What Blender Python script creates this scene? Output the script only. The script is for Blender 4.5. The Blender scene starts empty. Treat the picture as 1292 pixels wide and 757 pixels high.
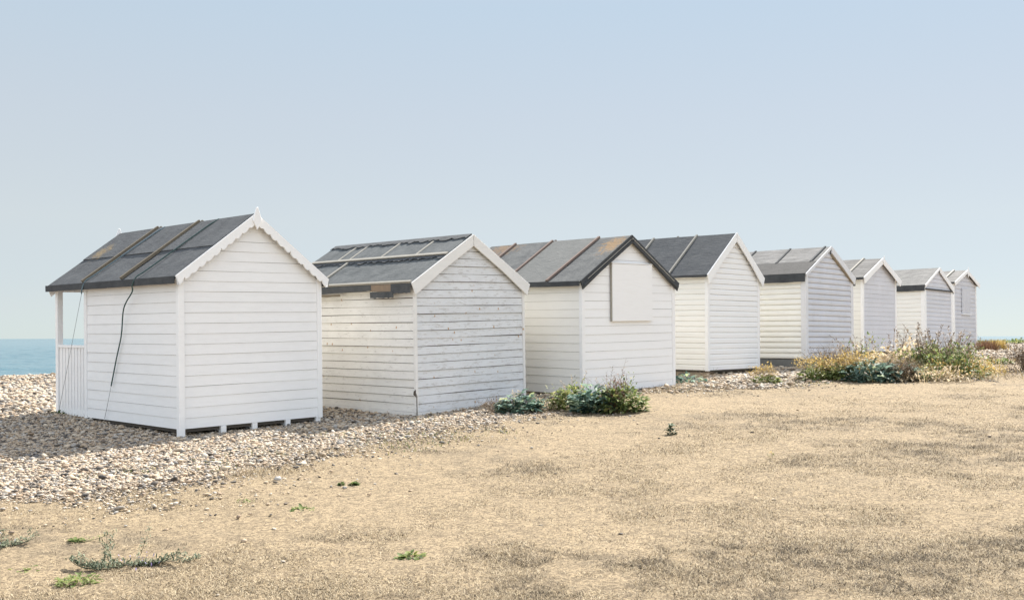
import bpy, math, random
import numpy as np
from mathutils import Vector, Matrix

# ------------------------------------------------------------------ camera, sky, sun, exposure
scene = bpy.context.scene
col = scene.collection
EYE = 1.6
F = 1287.5
camd = bpy.data.cameras.new('camera')
camd.sensor_width = 36.0
camd.lens = F / 1292 * 36.0
camd.clip_start = 0.1
camd.clip_end = 30000
cam = bpy.data.objects.new('camera', camd)
col.objects.link(cam)
PITCH = math.atan((425.35 - 378.5) / F)
cam.matrix_world = Matrix.Translation((0, 0, EYE)) @ Matrix.Rotation(math.pi / 2 + PITCH, 4, 'X') @ Matrix.Rotation(-0.0027, 4, 'Z')
scene.camera = cam

SUN_AZ = math.radians(54.0)     # from +X towards +Y
SUN_EL = math.radians(46.0)
world = bpy.data.worlds.new('World')
scene.world = world
world.use_nodes = True
wn = world.node_tree
wn.nodes.clear()
sky = wn.nodes.new('ShaderNodeTexSky')
sky.sky_type = 'NISHITA'
sky.sun_disc = False
sky.sun_elevation = SUN_EL
sky.sun_rotation = math.pi / 2 - SUN_AZ
sky.air_density = 0.6
sky.dust_density = 0.1
sky.ozone_density = 1.0
sky.altitude = 0
bg = wn.nodes.new('ShaderNodeBackground')
bg.inputs['Strength'].default_value = 0.05
wn.links.new(sky.outputs[0], bg.inputs[0])
# thin milky haze and a brighter overhead veil added for fill light, by elevation
tc = wn.nodes.new('ShaderNodeTexCoord'); sx = wn.nodes.new('ShaderNodeSeparateXYZ'); hz = wn.nodes.new('ShaderNodeValToRGB')
wn.links.new(tc.outputs['Generated'], sx.inputs[0]); wn.links.new(sx.outputs[2], hz.inputs[0])
el_ = hz.color_ramp.elements
for p_, c_ in ((.03, (.270, .285, .285)), (.11, (.300, .312, .298)), (.21, (.288, .312, .322)), (.31, (.265, .314, .348)), (.5, (.30, .32, .36))):
    e_ = el_.new(p_); e_.color = (*c_, 1)
el_[0].color = (.245, .280, .290, 1); el_[-1].color = (.38, .41, .46, 1)
# unseen sky behind the camera, made brighter to fill the shaded walls
mr_ = wn.nodes.new('ShaderNodeMapRange'); mr_.interpolation_type = 'SMOOTHSTEP'
mr_.inputs['From Min'].default_value = .25; mr_.inputs['From Max'].default_value = -.55
mr_.inputs['To Min'].default_value = 1.0; mr_.inputs['To Max'].default_value = 2.1
wn.links.new(sx.outputs[1], mr_.inputs[0])
bg2 = wn.nodes.new('ShaderNodeBackground'); wn.links.new(mr_.outputs[0], bg2.inputs['Strength'])
wn.links.new(hz.outputs[0], bg2.inputs[0])
ad_ = wn.nodes.new('ShaderNodeMixShader'); ad_.inputs[0].default_value = .75
wn.links.new(bg.outputs[0], ad_.inputs[1]); wn.links.new(bg2.outputs[0], ad_.inputs[2])
wo = wn.nodes.new('ShaderNodeOutputWorld')
wn.links.new(ad_.outputs[0], wo.inputs[0])

sund = bpy.data.lights.new('sun', 'SUN')
sund.energy = 5.0
sund.angle = math.radians(0.5)
sund.color = (1.0, 0.95, 0.87)
sun = bpy.data.objects.new('sun', sund)
sd = Vector((math.cos(SUN_AZ) * math.cos(SUN_EL), math.sin(SUN_AZ) * math.cos(SUN_EL), math.sin(SUN_EL)))
sun.rotation_euler = sd.to_track_quat('Z', 'Y').to_euler()
sun.location = (20, 30, 30)
col.objects.link(sun)

vs = scene.view_settings
vs.view_transform = 'Standard'
vs.look = 'None'
vs.exposure = 1.3
vs.gamma = 1.0
vs.use_curve_mapping = False

rng = np.random.default_rng(7)
random.seed(7)

# ------------------------------------------------------------------ helpers
def tag(o, label=None, cat=None, group=None, kind=None):
    if label: o['label'] = label
    if cat: o['category'] = cat
    if group: o['group'] = group
    if kind: o['kind'] = kind
    return o

def empty(name, mat=None, loc=None):
    o = bpy.data.objects.new(name, None)
    o.empty_display_size = 0.2
    col.objects.link(o)
    if mat is not None: o.matrix_world = mat
    if loc is not None: o.location = loc
    return o

class MB:
    """collects faces; build() links them as one mesh object"""
    def __init__(s): s.v = []; s.f = []
    def face_set(s, vs_, fs):
        b = len(s.v); s.v += [tuple(p) for p in vs_]; s.f += [tuple(i + b for i in q) for q in fs]
    def box(s, x0, x1, y0, y1, z0, z1):
        v = [(x0, y0, z0), (x1, y0, z0), (x1, y1, z0), (x0, y1, z0), (x0, y0, z1), (x1, y0, z1), (x1, y1, z1), (x0, y1, z1)]
        s.face_set(v, [(0, 3, 2, 1), (4, 5, 6, 7), (0, 1, 5, 4), (1, 2, 6, 5), (2, 3, 7, 6), (3, 0, 4, 7)])
    def hexa(s, v):
        s.face_set(v, [(0, 3, 2, 1), (4, 5, 6, 7), (0, 1, 5, 4), (1, 2, 6, 5), (2, 3, 7, 6), (3, 0, 4, 7)])
    def prism(s, pts, d):
        """pts: planar loop, extruded by vector d"""
        n = len(pts); d = Vector(d)
        v = [Vector(p) for p in pts] + [Vector(p) + d for p in pts]
        s.face_set(v, [tuple(range(n - 1, -1, -1)), tuple(range(n, 2 * n))] + [(i, (i + 1) % n, n + (i + 1) % n, n + i) for i in range(n)])
    def ribbon(s, top, bot, d):
        """strip between two polylines, extruded by d"""
        d = Vector(d); n = len(top)
        v = [Vector(p) for p in top] + [Vector(p) for p in bot] + [Vector(p) + d for p in top] + [Vector(p) + d for p in bot]
        f = []
        for i in range(n - 1):
            f += [(i, n + i, n + i + 1, i + 1), (2 * n + i, 2 * n + i + 1, 3 * n + i + 1, 3 * n + i),
                  (i, i + 1, 2 * n + i + 1, 2 * n + i), (n + i, 3 * n + i, 3 * n + i + 1, n + i + 1)]
        f += [(0, 2 * n, 3 * n, n), (n - 1, 2 * n - 1, 4 * n - 1, 3 * n - 1)]
        s.face_set(v, f)
    def tube(s, pts, r, n=6, taper=1.0):
        pts = [Vector(p) for p in pts]; m = len(pts); v = []; f = []
        for i, p in enumerate(pts):
            t = (pts[min(i + 1, m - 1)] - pts[max(i - 1, 0)]).normalized()
            a = t.orthogonal().normalized() if i == 0 else (a - t * a.dot(t)).normalized()
            b = t.cross(a); rr = r * (1 + (taper - 1) * i / max(1, m - 1))
            for k in range(n):
                q = 2 * math.pi * k / n
                v.append(p + a * (rr * math.cos(q)) + b * (rr * math.sin(q)))
        for i in range(m - 1):
            for k in range(n):
                f.append((i * n + k, i * n + (k + 1) % n, (i + 1) * n + (k + 1) % n, (i + 1) * n + k))
        f += [tuple(range(n - 1, -1, -1)), tuple((m - 1) * n + k for k in range(n))]
        s.face_set(v, f)
    def build(s, name, mat, parent=None, smooth=False, bevel=0):
        me = bpy.data.meshes.new(name); me.from_pydata(s.v, [], s.f); me.materials.append(mat)
        me.validate()
        import bmesh
        bm = bmesh.new(); bm.from_mesh(me); bmesh.ops.recalc_face_normals(bm, faces=bm.faces); bm.to_mesh(me); bm.free()
        if smooth: me.polygons.foreach_set('use_smooth', [True] * len(me.polygons))
        o = bpy.data.objects.new(name, me); col.objects.link(o)
        if parent is not None: o.parent = parent
        if bevel:
            b = o.modifiers.new('bevel', 'BEVEL'); b.width = bevel; b.segments = 1; b.limit_method = 'ANGLE'
        return o

def np_mesh(name, V, F4=None, F3=None, mat=None, tone=None, smooth=False, parent=None, extra=None):
    me = bpy.data.meshes.new(name)
    V = np.asarray(V, np.float32)
    me.vertices.add(len(V)); me.vertices.foreach_set('co', V.ravel())
    loops = []; starts = []; tot = []; c = 0
    for Fa, n in ((F4, 4), (F3, 3)):
        if Fa is None or len(Fa) == 0: continue
        Fa = np.asarray(Fa, np.int32)
        loops.append(Fa.ravel()); starts.append(c + np.arange(len(Fa), dtype=np.int32) * n); tot.append(np.full(len(Fa), n, np.int32)); c += Fa.size
    loops = np.concatenate(loops); starts = np.concatenate(starts); tot = np.concatenate(tot)
    me.loops.add(len(loops)); me.loops.foreach_set('vertex_index', loops)
    me.polygons.add(len(starts)); me.polygons.foreach_set('loop_start', starts); me.polygons.foreach_set('loop_total', tot)
    if smooth: me.polygons.foreach_set('use_smooth', np.ones(len(starts), bool))
    for nm, arr in [('tone', tone)] + list((extra or {}).items()):
        if arr is not None:
            a = me.attributes.new(nm, 'FLOAT', 'POINT'); a.data.foreach_set('value', np.asarray(arr, np.float32))
    me.update(calc_edges=True)
    if mat: me.materials.append(mat)
    o = bpy.data.objects.new(name, me); col.objects.link(o)
    if parent is not None: o.parent = parent
    return o

def _hash(ix, iy, seed):
    h = (ix * 374761393 + iy * 668265263 + seed * 1442695041) & 0xffffffff
    h = ((h ^ (h >> 13)) * 1274126177) & 0xffffffff
    return ((h ^ (h >> 16)) & 0xffff) / 65535.0
def vnoise(x, y, sc, seed=0):
    x = np.asarray(x, float) * sc; y = np.asarray(y, float) * sc
    ix = np.floor(x).astype(np.int64); iy = np.floor(y).astype(np.int64); fx = x - ix; fy = y - iy
    fx = fx * fx * (3 - 2 * fx); fy = fy * fy * (3 - 2 * fy)
    a = _hash(ix, iy, seed); b = _hash(ix + 1, iy, seed); c = _hash(ix, iy + 1, seed); d = _hash(ix + 1, iy + 1, seed)
    return a + (b - a) * fx + (c - a) * fy + (a - b - c + d) * fx * fy
def fbm(x, y, sc, seed=0, o=4):
    r = 0; a = 1; t = 0
    for i in range(o):
        r = r + a * vnoise(x, y, sc * 2 ** i, seed + i * 17); t += a; a *= .55
    return r / t

# ------------------------------------------------------------------ materials
def nt(name):
    m = bpy.data.materials.new(name); m.use_nodes = True
    n = m.node_tree; n.nodes.clear()
    out = n.nodes.new('ShaderNodeOutputMaterial'); b = n.nodes.new('ShaderNodeBsdfPrincipled')
    n.links.new(b.outputs[0], out.inputs[0])
    return m, n, b
def N(n, t, **kw):
    d = n.nodes.new(t)
    for k, v in kw.items():
        if k.startswith('i_'):
            key = k[2:]
            d.inputs[int(key) if key.isdigit() else key].default_value = v
        else: setattr(d, k, v)
    return d
def ramp(n, src, stops, interp='LINEAR'):
    r = n.nodes.new('ShaderNodeValToRGB'); e = r.color_ramp.elements; r.color_ramp.interpolation = interp
    while len(e) < len(stops): e.new(0.5)
    for i, (p, c) in enumerate(stops):
        e[i].position = p; e[i].color = (c, c, c, 1) if isinstance(c, (int, float)) else (*c, 1)
    n.links.new(src, r.inputs[0]); return r.outputs[0]
def mix(n, f, a, b):
    m = n.nodes.new('ShaderNodeMix'); m.data_type = 'RGBA'
    for idx, v in ((0, f), (6, a), (7, b)):
        if hasattr(v, 'is_linked') or hasattr(v, 'links'): n.links.new(v, m.inputs[idx])
        else: m.inputs[idx].default_value = v if idx == 0 else (*v, 1)
    return m.outputs[2]
def coords(n, scale=(1, 1, 1)):
    tc = N(n, 'ShaderNodeTexCoord'); mp = N(n, 'ShaderNodeMapping'); mp.inputs['Scale'].default_value = scale
    n.links.new(tc.outputs['Object'], mp.inputs[0]); return mp.outputs[0]
def noise(n, vec, sc, det=4, rough=.6):
    t = N(n, 'ShaderNodeTexNoise'); t.inputs['Scale'].default_value = sc; t.inputs['Detail'].default_value = det; t.inputs['Roughness'].default_value = rough
    n.links.new(vec, t.inputs['Vector']); return t.outputs[0]
def bump(n, b, h, strength, dist):
    u = N(n, 'ShaderNodeBump'); u.inputs['Strength'].default_value = strength; u.inputs['Distance'].default_value = dist
    n.links.new(h, u.inputs['Height']); n.links.new(u.outputs[0], b.inputs['Normal'])

def mat_paint(name, c=(.85, .85, .85), wear=.0, rust=.0, dirt=.3, seed=0, rough=.55):
    m, n, b = nt(name)
    v = coords(n, (1, 1, 1)); v2 = coords(n, (1.2, 1.2, 9)); v2.node.inputs['Location'].default_value = (seed * 3.1, seed, seed * 1.7)
    big = noise(n, v, 1.7, 5)
    c0 = mix(n, ramp(n, big, [(.35, 0), (.75, 1)]), c, tuple(k * (1 - .16 * dirt) for k in c))
    ge = N(n, 'ShaderNodeNewGeometry')
    c0 = mix(n, ramp(n, ge.outputs['Random Per Island'], [(0, .0), (1, .16 + .25 * dirt)]), c0, tuple(k * .86 for k in c))
    streak = noise(n, v2, 3.0, 6, .7)
    c1 = mix(n, ramp(n, streak, [(.45, 0.0), (.8, min(1, .5 * dirt + .1))]), c0, (.62, .60, .57))
    if wear > 0:
        vw = coords(n, (3, 3, 13)); vw.node.inputs['Location'].default_value = (seed, seed * 2.3, 0)
        w = noise(n, vw, 2.4, 8, .75)
        c1 = mix(n, ramp(n, w, [(.62 - .06 * wear, 0), (.68 - .06 * wear, .6)]), c1, (.42, .40, .38))
    if rust > 0:
        t = N(n, 'ShaderNodeTexVoronoi'); t.inputs['Scale'].default_value = 3.6
        vr = coords(n, (1.6, 1.6, 1.0)); vr.node.inputs['Location'].default_value = (seed, 0, seed * .7); n.links.new(vr, t.inputs['Vector'])
        c1 = mix(n, ramp(n, t.outputs['Distance'], [(.055, rust), (.10, 0)]), c1, (.42, .22, .07))
    n.links.new(c1, b.inputs['Base Color'])
    b.inputs['Roughness'].default_value = rough
    bump(n, b, noise(n, coords(n, (6, 6, 40)), 4, 5), .25, .004)
    return m

def mat_felt(name, c=(.10, .105, .11), c2=(.17, .175, .18), patch=None, streaks=0, rough=.9):
    m, n, b = nt(name)
    v = coords(n)
    g = noise(n, v, 110, 3); big = noise(n, v, 3.2, 8, .75)
    cc = mix(n, ramp(n, big, [(.36, 0), (.64, 1)]), c, c2)
    cc = mix(n, ramp(n, g, [(.3, .35), (.7, 0)]), cc, tuple(k * .45 for k in c))
    if streaks:
        s = noise(n, coords(n, (12, .8, 12)), 2.0, 6, .7)
        cc = mix(n, ramp(n, s, [(.45, 0), (.7, streaks)]), cc, (.32, .31, .30))
    if patch:
        # patch = (loc, radius, colour)
        for (loc, rad, pc) in patch:
            tc = N(n, 'ShaderNodeTexCoord'); mp = N(n, 'ShaderNodeMapping'); mp.inputs['Location'].default_value = tuple(-l / r for l, r in zip(loc, rad)); mp.inputs['Scale'].default_value = tuple(1 / r for r in rad)
            n.links.new(tc.outputs['Object'], mp.inputs[0])
            ln = N(n, 'ShaderNodeVectorMath', operation='LENGTH'); n.links.new(mp.outputs[0], ln.inputs[0])
            nz = noise(n, v, 13, 9, .85)
            ad = N(n, 'ShaderNodeMath', operation='MULTIPLY_ADD'); n.links.new(nz, ad.inputs[0]); ad.inputs[1].default_value = 3.4; n.links.new(ln.outputs['Value'], ad.inputs[2])
            cc = mix(n, ramp(n, ad.outputs[0], [(0.0, .8), (.99, .8), (1.0, .0)]) if False else _thr(n, ad.outputs[0], 2.0, 2.3), cc, pc)
    n.links.new(cc, b.inputs['Base Color']); b.inputs['Roughness'].default_value = rough
    bump(n, b, mix(n, .35, noise(n, coords(n, (3, 1, 3)), 7, 4, .6), noise(n, v, 60, 4)), .9, .012)
    return m
def _thr(n, src, lo, hi):
    mr = N(n, 'ShaderNodeMapRange'); mr.inputs['From Min'].default_value = lo; mr.inputs['From Max'].default_value = hi
    mr.inputs['To Min'].default_value = .85; mr.inputs['To Max'].default_value = 0
    n.links.new(src, mr.inputs[0]); return mr.outputs[0]

def mat_wood(name, c=(.30, .24, .17), c2=(.20, .16, .12)):
    m, n, b = nt(name); v = coords(n, (6, 6, 6))
    n.links.new(mix(n, noise(n, v, 3, 5), c, c2), b.inputs['Base Color']); b.inputs['Roughness'].default_value = .8
    bump(n, b, noise(n, v, 9, 4), .3, .003)
    return m
def mat_plain(name, c, rough=.7, var=.25):
    m, n, b = nt(name)
    n.links.new(mix(n, noise(n, coords(n), 14, 4), c, tuple(k * (1 - var) for k in c)), b.inputs['Base Color']); b.inputs['Roughness'].default_value = rough
    return m
def mat_tone(name, stops, rough=.7, trans=0.0, bumpy=False, spec=.3):
    m, n, b = nt(name)
    a = N(n, 'ShaderNodeAttribute', attribute_name='tone')
    c = ramp(n, a.outputs['Fac'], stops)
    if bumpy:
        g = noise(n, coords(n), 45, 4, .7)
        c = mix(n, ramp(n, g, [(.35, .45), (.65, 0)]), c, (.22, .19, .16))
    n.links.new(c, b.inputs['Base Color']); b.inputs['Roughness'].default_value = rough
    b.inputs['Specular IOR Level'].default_value = spec
    if trans > 0:
        t = N(n, 'ShaderNodeBsdfTranslucent'); n.links.new(c, t.inputs[0])
        mx = N(n, 'ShaderNodeMixShader'); mx.inputs[0].default_value = trans
        n.links.new(b.outputs[0], mx.inputs[1]); n.links.new(t.outputs[0], mx.inputs[2])
        n.links.new(mx.outputs[0], [q for q in n.nodes if q.type == 'OUTPUT_MATERIAL'][0].inputs[0])
    return m

# ------------------------------------------------------------------ terrain
GX, GY = math.cos(math.radians(46)), math.sin(math.radians(46))   # along the row / shore
TX, TY = -GY, GX                                                   # towards the sea
ctrl = np.array([
 (-4.6,14.2,.215),(-3.0,15.85,.265),(-7.55,17.0,.35),(-1.5,16.1,.395),(.2,17.96,.484),(1.24,18.03,.545),(3.13,19.86,.635),(4.2,22,.745),(5.67,23.5,.79),
 (7.04,24.5,.81),(8.7,26.2,.93),(9.7,28.3,1.02),(13,32.3,1.06),(15.6,36,1.10),
 (0,6.2,0),(-4,6.2,-.02),(4,6.2,.02),(0,0,-.12),(0,-14,-.25),(-12,0,-.2),(12,0,.0),(-6.2,12.8,.165),(0,11,.19),(5,12,.30),(8,20,.72),(10,15,.5),(12,22,.8),
 (16,26,.95),(22,32,1.0),(-14.2,30,.43),(42,88,1.12),(8,42,1.05),(-2,34,.75),(22,52,1.08),(-12,12,.12),(-20,20,.28),(-26,26,.3),(40,40,1.1),(60,60,1.2),(40,10,.6),(70,110,1.2),(30,0,.3),(-30,0,-.1)], float)
def _phi(r2): return np.sqrt(r2 + 9.0)
_n = len(ctrl); _A = np.zeros((_n + 3, _n + 3)); _d2 = ((ctrl[:, None, :2] - ctrl[None, :, :2]) ** 2).sum(-1)
_A[:_n, :_n] = _phi(_d2) - np.eye(_n) * 0.4; _A[:_n, _n:] = np.c_[np.ones(_n), ctrl[:, :2]]; _A[_n:, :_n] = _A[:_n, _n:].T
_w = np.linalg.solve(_A, np.r_[ctrl[:, 2], 0, 0, 0])
def height(x, y):
    x = np.asarray(x, float); y = np.asarray(y, float); sh = x.shape; x = x.ravel(); y = y.ravel()
    xc = np.clip(x, -40, 90); yc = np.clip(y, -20, 120)
    z = np.full(len(x), _w[_n]) + _w[_n + 1] * xc + _w[_n + 2] * yc
    for i in range(_n): z += _w[i] * _phi((xc - ctrl[i, 0]) ** 2 + (yc - ctrl[i, 1]) ** 2)
    z = np.clip(z, -.6, 1.6)
    t = TX * x + TY * y
    z += .035 * (fbm(x, y, .35, 3, 3) - .5) * 2 * np.clip((np.hypot(x, y) - 3) / 6, 0, 1)
    q = np.clip(t - 32, 0, None)
    z = z - .11 * (np.sqrt(q * q + 9) - 3)
    return np.maximum(z, -6.0).reshape(sh)
def ray(px, py):
    """where the sight line through a photo pixel meets the ground"""
    X = (px - 646) / F; Yv = (py - 378.5) / F
    c, s = math.cos(-.0027), math.sin(-.0027)
    X, Yv = X * c + Yv * s, -X * s + Yv * c
    d = np.array([X, math.cos(PITCH) + Yv * math.sin(PITCH), math.sin(PITCH) - Yv * math.cos(PITCH)])
    r = 4.0
    while r < 150:
        p = d * r
        h = float(height(p[0], p[1]))
        if EYE + p[2] <= h: return Vector((p[0], p[1], h))
        r += .03
    p = d * 60; return Vector((p[0], p[1], float(height(p[0], p[1]))))

# grass / shingle boundary, in row coordinates
bp = [ray(*q) for q in [(0, 632), (80, 634), (150, 628), (230, 618), (310, 600), (360, 582), (420, 568), (520, 553), (600, 536), (650, 524), (720, 508), (800, 497), (870, 489), (960, 490), (1010, 480), (1100, 474), (1240, 480), (1291, 474)]]
ba = np.array([GX * p.x + GY * p.y for p in bp]); bt = np.array([TX * p.x + TY * p.y for p in bp])
o_ = np.argsort(ba); ba = ba[o_]; bt = bt[o_]
ba = np.r_[-30, ba[0] - 6, ba, ba[-1] + 10, 120]; bt = np.r_[bt[0] - 1, bt[0] - .4, bt, bt[-1] + 1, bt[-1] + 2]
def shingle_side(x, y):
    """>0 on the shingle, metres from the edge; <0 on the grass"""
    a = GX * x + GY * y; t = TX * x + TY * y
    return t - np.interp(a, ba, bt) + (fbm(x, y, .9, 11, 4) - .5) * 1.5 + (fbm(x, y, 4.5, 12, 3) - .5) * .5

# ground sheet (fan around the camera)
az = np.radians(np.r_[np.arange(-180, -42, 3.0), np.arange(-42, 42, .17), np.arange(42, 180, 3.0)])
rr = np.r_[0.5, 2.0, np.geomspace(4, 40, 420), np.geomspace(40.6, 260, 90), 500, 1200]
A, R = np.meshgrid(az, rr)
gx = (np.sin(A) * R).ravel(); gy = (np.cos(A) * R).ravel(); gz = height(gx, gy)
ss = shingle_side(gx, gy)
far = np.hypot(gx, gy) > 60
gz += np.where(far, 0, .012 * (fbm(gx, gy, 3.0, 5, 3) - .5) * 2)
gz += np.where((ss > 0) & ~far, .05 * (fbm(gx, gy, .8, 6, 3) - .5) * np.clip(ss, 0, 1), 0)
na, nr = len(az), len(rr)
i = np.arange(nr - 1)[:, None] * na; j = np.arange(na)[None, :]; j2 = (j + 1) % na
F4 = np.stack([i + j, i + j2, i + na + j2, i + na + j], -1).reshape(-1, 4)[:, ::-1]
V = np.c_[gx, gy, gz]; cidx = len(V); V = np.r_[V, [[0, 0, float(height(0, 0))]]]
F3 = np.array([(cidx, (q + 1) % na, q) for q in range(na)])[:, ::-1]
gm, n, b = nt('ground_material')
att = N(n, 'ShaderNodeAttribute', attribute_name='tone')
dk = N(n, 'ShaderNodeAttribute', attribute_name='dark')
v = coords(n)
f0 = noise(n, v, 11, 6, .8); f1 = noise(n, v, 3.0, 8, .7); f2 = noise(n, v, 38, 6, .75); f3 = noise(n, coords(n, (1, 1, 1)), 130, 4, .7)
soil = mix(n, ramp(n, f1, [(.35, 0), (.65, 1)]), (.40, .312, .200), (.34, .268, .173))
soil = mix(n, ramp(n, f0, [(.40, .75), (.52, 0)]), soil, (.15, .118, .082))
soil = mix(n, ramp(n, f2, [(.42, .9), (.54, 0)]), soil, (.14, .108, .073))
soil = mix(n, ramp(n, f3, [(.36, .5), (.46, 0)]), soil, (.12, .095, .07))
dm = N(n, 'ShaderNodeMath', operation='MULTIPLY'); n.links.new(dk.outputs['Fac'], dm.inputs[0]); dm.inputs[1].default_value = .42
soil = mix(n, dm.outputs[0], soil, (.13, .108, .08))
vor = N(n, 'ShaderNodeTexVoronoi'); vor.inputs['Scale'].default_value = 26; n.links.new(v, vor.inputs['Vector'])
sep = N(n, 'ShaderNodeSeparateColor'); n.links.new(vor.outputs['Color'], sep.inputs[0])
peb = ramp(n, sep.outputs[0], [(0, (.09, .075, .06)), (.25, (.30, .22, .14)), (.55, (.46, .34, .23)), (.8, (.50, .42, .32)), (1, (.14, .13, .125))])
peb = mix(n, ramp(n, vor.outputs['Distance'], [(.32, 0), (.62, 1)]), peb, (.15, .115, .08))
cg = mix(n, att.outputs['Fac'], soil, peb)
n.links.new(cg, b.inputs['Base Color']); b.inputs['Roughness'].default_value = .95; b.inputs['Specular IOR Level'].default_value = .15
hm = mix(n, att.outputs['Fac'], mix(n, .5, (0, 0, 0), (0, 0, 0)), (0, 0, 0))
hn = N(n, 'ShaderNodeMath', operation='ADD'); n.links.new(f2, hn.inputs[0]); n.links.new(f3, hn.inputs[1])
bump(n, b, hn.outputs[0], .7, .018)
def dark_patch(x, y):
    """0..1 where the dead turf still stands darker and thicker"""
    d = fbm(x * .55 + y * .1, y, 1.0, 23, 5)
    base = np.clip((d - .50) / .13, 0, 1)
    # the old line of darker turf crossing the grass (two streaks)
    p0, p1 = ray(665, 690), ray(812, 716)
    dx, dy = p1.x - p0.x, p1.y - p0.y; L = math.hypot(dx, dy)
    u = ((x - p0.x) * dx + (y - p0.y) * dy) / L; w = np.abs((x - p0.x) * -dy + (y - p0.y) * dx) / L
    st = np.clip(1 - w / .05, 0, 1) * (u > 0) * (u < L) * .7
    return np.clip(base * np.clip((fbm(x, y, 5.0, 9, 4) - .40) / .2, .10, 1) + st, 0, 1)
V[:, 2] = np.r_[gz, V[-1, 2]]
ground = np_mesh('ground', V, F4, F3, gm, tone=np.r_[np.clip(ss / .5 + .4, 0, 1), 0], smooth=True, extra={'dark': np.r_[dark_patch(gx, gy) * (ss < .3), 0]})
tag(ground, 'pale dry ground rising to a shingle bank', 'ground', kind='structure')

# sea
sm, n, b = nt('sea_water')
v = coords(n, (.35, 1, 1)); mp_ = v.node; mp_.inputs['Rotation'].default_value = (0, 0, math.radians(-20))
w1 = noise(n, v, .22, 6, .68); w2 = noise(n, coords(n), .05, 3)
n.links.new(mix(n, w2, (.06, .125, .155), (.08, .15, .175)), b.inputs['Base Color'])
b.inputs['Roughness'].default_value = .2; b.inputs['Specular IOR Level'].default_value = .33; b.inputs['IOR'].default_value = 1.33
bump(n, b, w1, 1.0, .5)
az2 = np.radians(np.r_[np.arange(-180, -42, 3.0), np.arange(-42, -12, .12), np.arange(-12, 42, .5), np.arange(42, 180, 3.0)])
rs = np.r_[8.0, 40.0, np.geomspace(60, 900, 560), np.geomspace(960, 14000, 20)]
A2, R2 = np.meshgrid(az2, rs); wx = (np.sin(A2) * R2).ravel(); wy = (np.cos(A2) * R2).ravel()
u1 = wx * math.cos(.55) + wy * math.sin(.55); u2 = -wx * math.sin(.55) + wy * math.cos(.55)
wz = (fbm(u1 * .42, u2, .24, 51, 5) - .5) * .95 + (fbm(u1 * .5, u2, .035, 57, 2) - .5) * .5
wz = -3.2 + wz * np.clip((900 - np.hypot(wx, wy)) / 500, 0, 1)
n1, n2 = len(az2), len(rs); i2 = np.arange(n2 - 1)[:, None] * n1; j1 = np.arange(n1)[None, :]; j3 = (j1 + 1) % n1
SF = np.stack([i2 + j1, i2 + j3, i2 + n1 + j3, i2 + n1 + j1], -1).reshape(-1, 4)[:, ::-1]
tag(np_mesh('sea', np.c_[wx, wy, wz], SF, None, sm, smooth=True), 'calm pale blue sea beyond the shingle', 'sea', kind='structure')

# ------------------------------------------------------------------ huts
WHITE = mat_paint('white_paint', dirt=.25, seed=1)
WHITE_W = mat_paint('weathered_white_paint', c=(.82, .81, .785), wear=.7, rust=.9, dirt=1.0, seed=2)
WHITE3 = mat_paint('clean_white_paint', c=(.86, .86, .865), dirt=.12, seed=3)
WHITE4 = mat_paint('smooth_white_paint', c=(.85, .85, .85), dirt=.1, seed=4)
WHITE5 = mat_paint('greyed_white_paint', c=(.74, .75, .78), dirt=1.0, wear=.45, seed=5)
WHITE6 = mat_paint('bluish_white_paint', c=(.79, .80, .825), dirt=.7, wear=.2, seed=6)
TRIM = mat_paint('white_trim_paint', c=(.87, .87, .87), dirt=.15, seed=8)
TRIM_W = mat_paint('rusty_trim_paint', c=(.80, .79, .77), wear=.2, rust=.9, dirt=.5, seed=9)
CREAM = mat_paint('warm_lit_side_paint', c=(.845, .835, .80), dirt=.2, seed=13)  # warm bounced light on the left side walls, put into the colour
SIDE_LIT_B = mat_paint('yellow_lit_side_paint', c=(.83, .82, .775), dirt=.4, seed=14)  # yellower copy, the side walls' warm light painted in
GABLE2 = mat_paint('peeling_shade_grey_paint', c=(.73, .745, .765), wear=1.3, rust=.9, dirt=1.0, seed=15)  # peeling and rust, with the gable's cooler shade tinted in as well
SHADE_GABLE5 = mat_paint('shade_greyed_worn_paint', c=(.63, .64, .69), wear=.5, dirt=1.0, seed=16)  # white greyed in its colour to stand in for gable shade
SHADE_GABLE6 = mat_paint('shade_cooled_worn_paint', c=(.66, .67, .72), wear=.3, dirt=.8, seed=17)  # cooler, darker white: the shade of the gables is in the colour
BOUNCE_PAINT = mat_paint('bounce_dulled_cream_paint', c=(.66, .62, .53), wear=.5, dirt=.8, seed=11)  # unseen right-hand walls, dulled and warmed in colour to steer bounced light
BACK = mat_plain('dark_backing_and_shade', (.10, .085, .07), .9)
BATTEN = mat_wood('weathered_batten_wood', (.22, .18, .125), (.12, .10, .075))
BATTEN_W = mat_wood('bleached_batten_wood', (.38, .36, .31), (.26, .24, .21))
BATTEN_P = mat_wood('pinkish_batten_wood', (.26, .19, .155), (.14, .10, .085))
JOIST = mat_wood('joist_wood', (.33, .27, .19), (.22, .18, .13))
DARKFELT = mat_felt('eaves_felt', (.04, .044, .05), (.075, .08, .085))
PLINTH = mat_plain('grey_plinth_paint', (.17, .175, .175), .85, .35)

def hut_matrix(X, Y, zb, yaw, tg, ts):
    a = math.radians(yaw)
    g = Vector((math.cos(a), math.sin(a), tg)).normalized()
    s = Vector((-math.sin(a), math.cos(a), ts)); s = (s - g * s.dot(g)).normalized()
    u = g.cross(s)
    M = Matrix.Identity(4)
    for r_ in range(3): M[r_][0], M[r_][1], M[r_][2], M[r_][3] = g[r_], s[r_], u[r_], (X, Y, zb)[r_]
    return M

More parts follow.
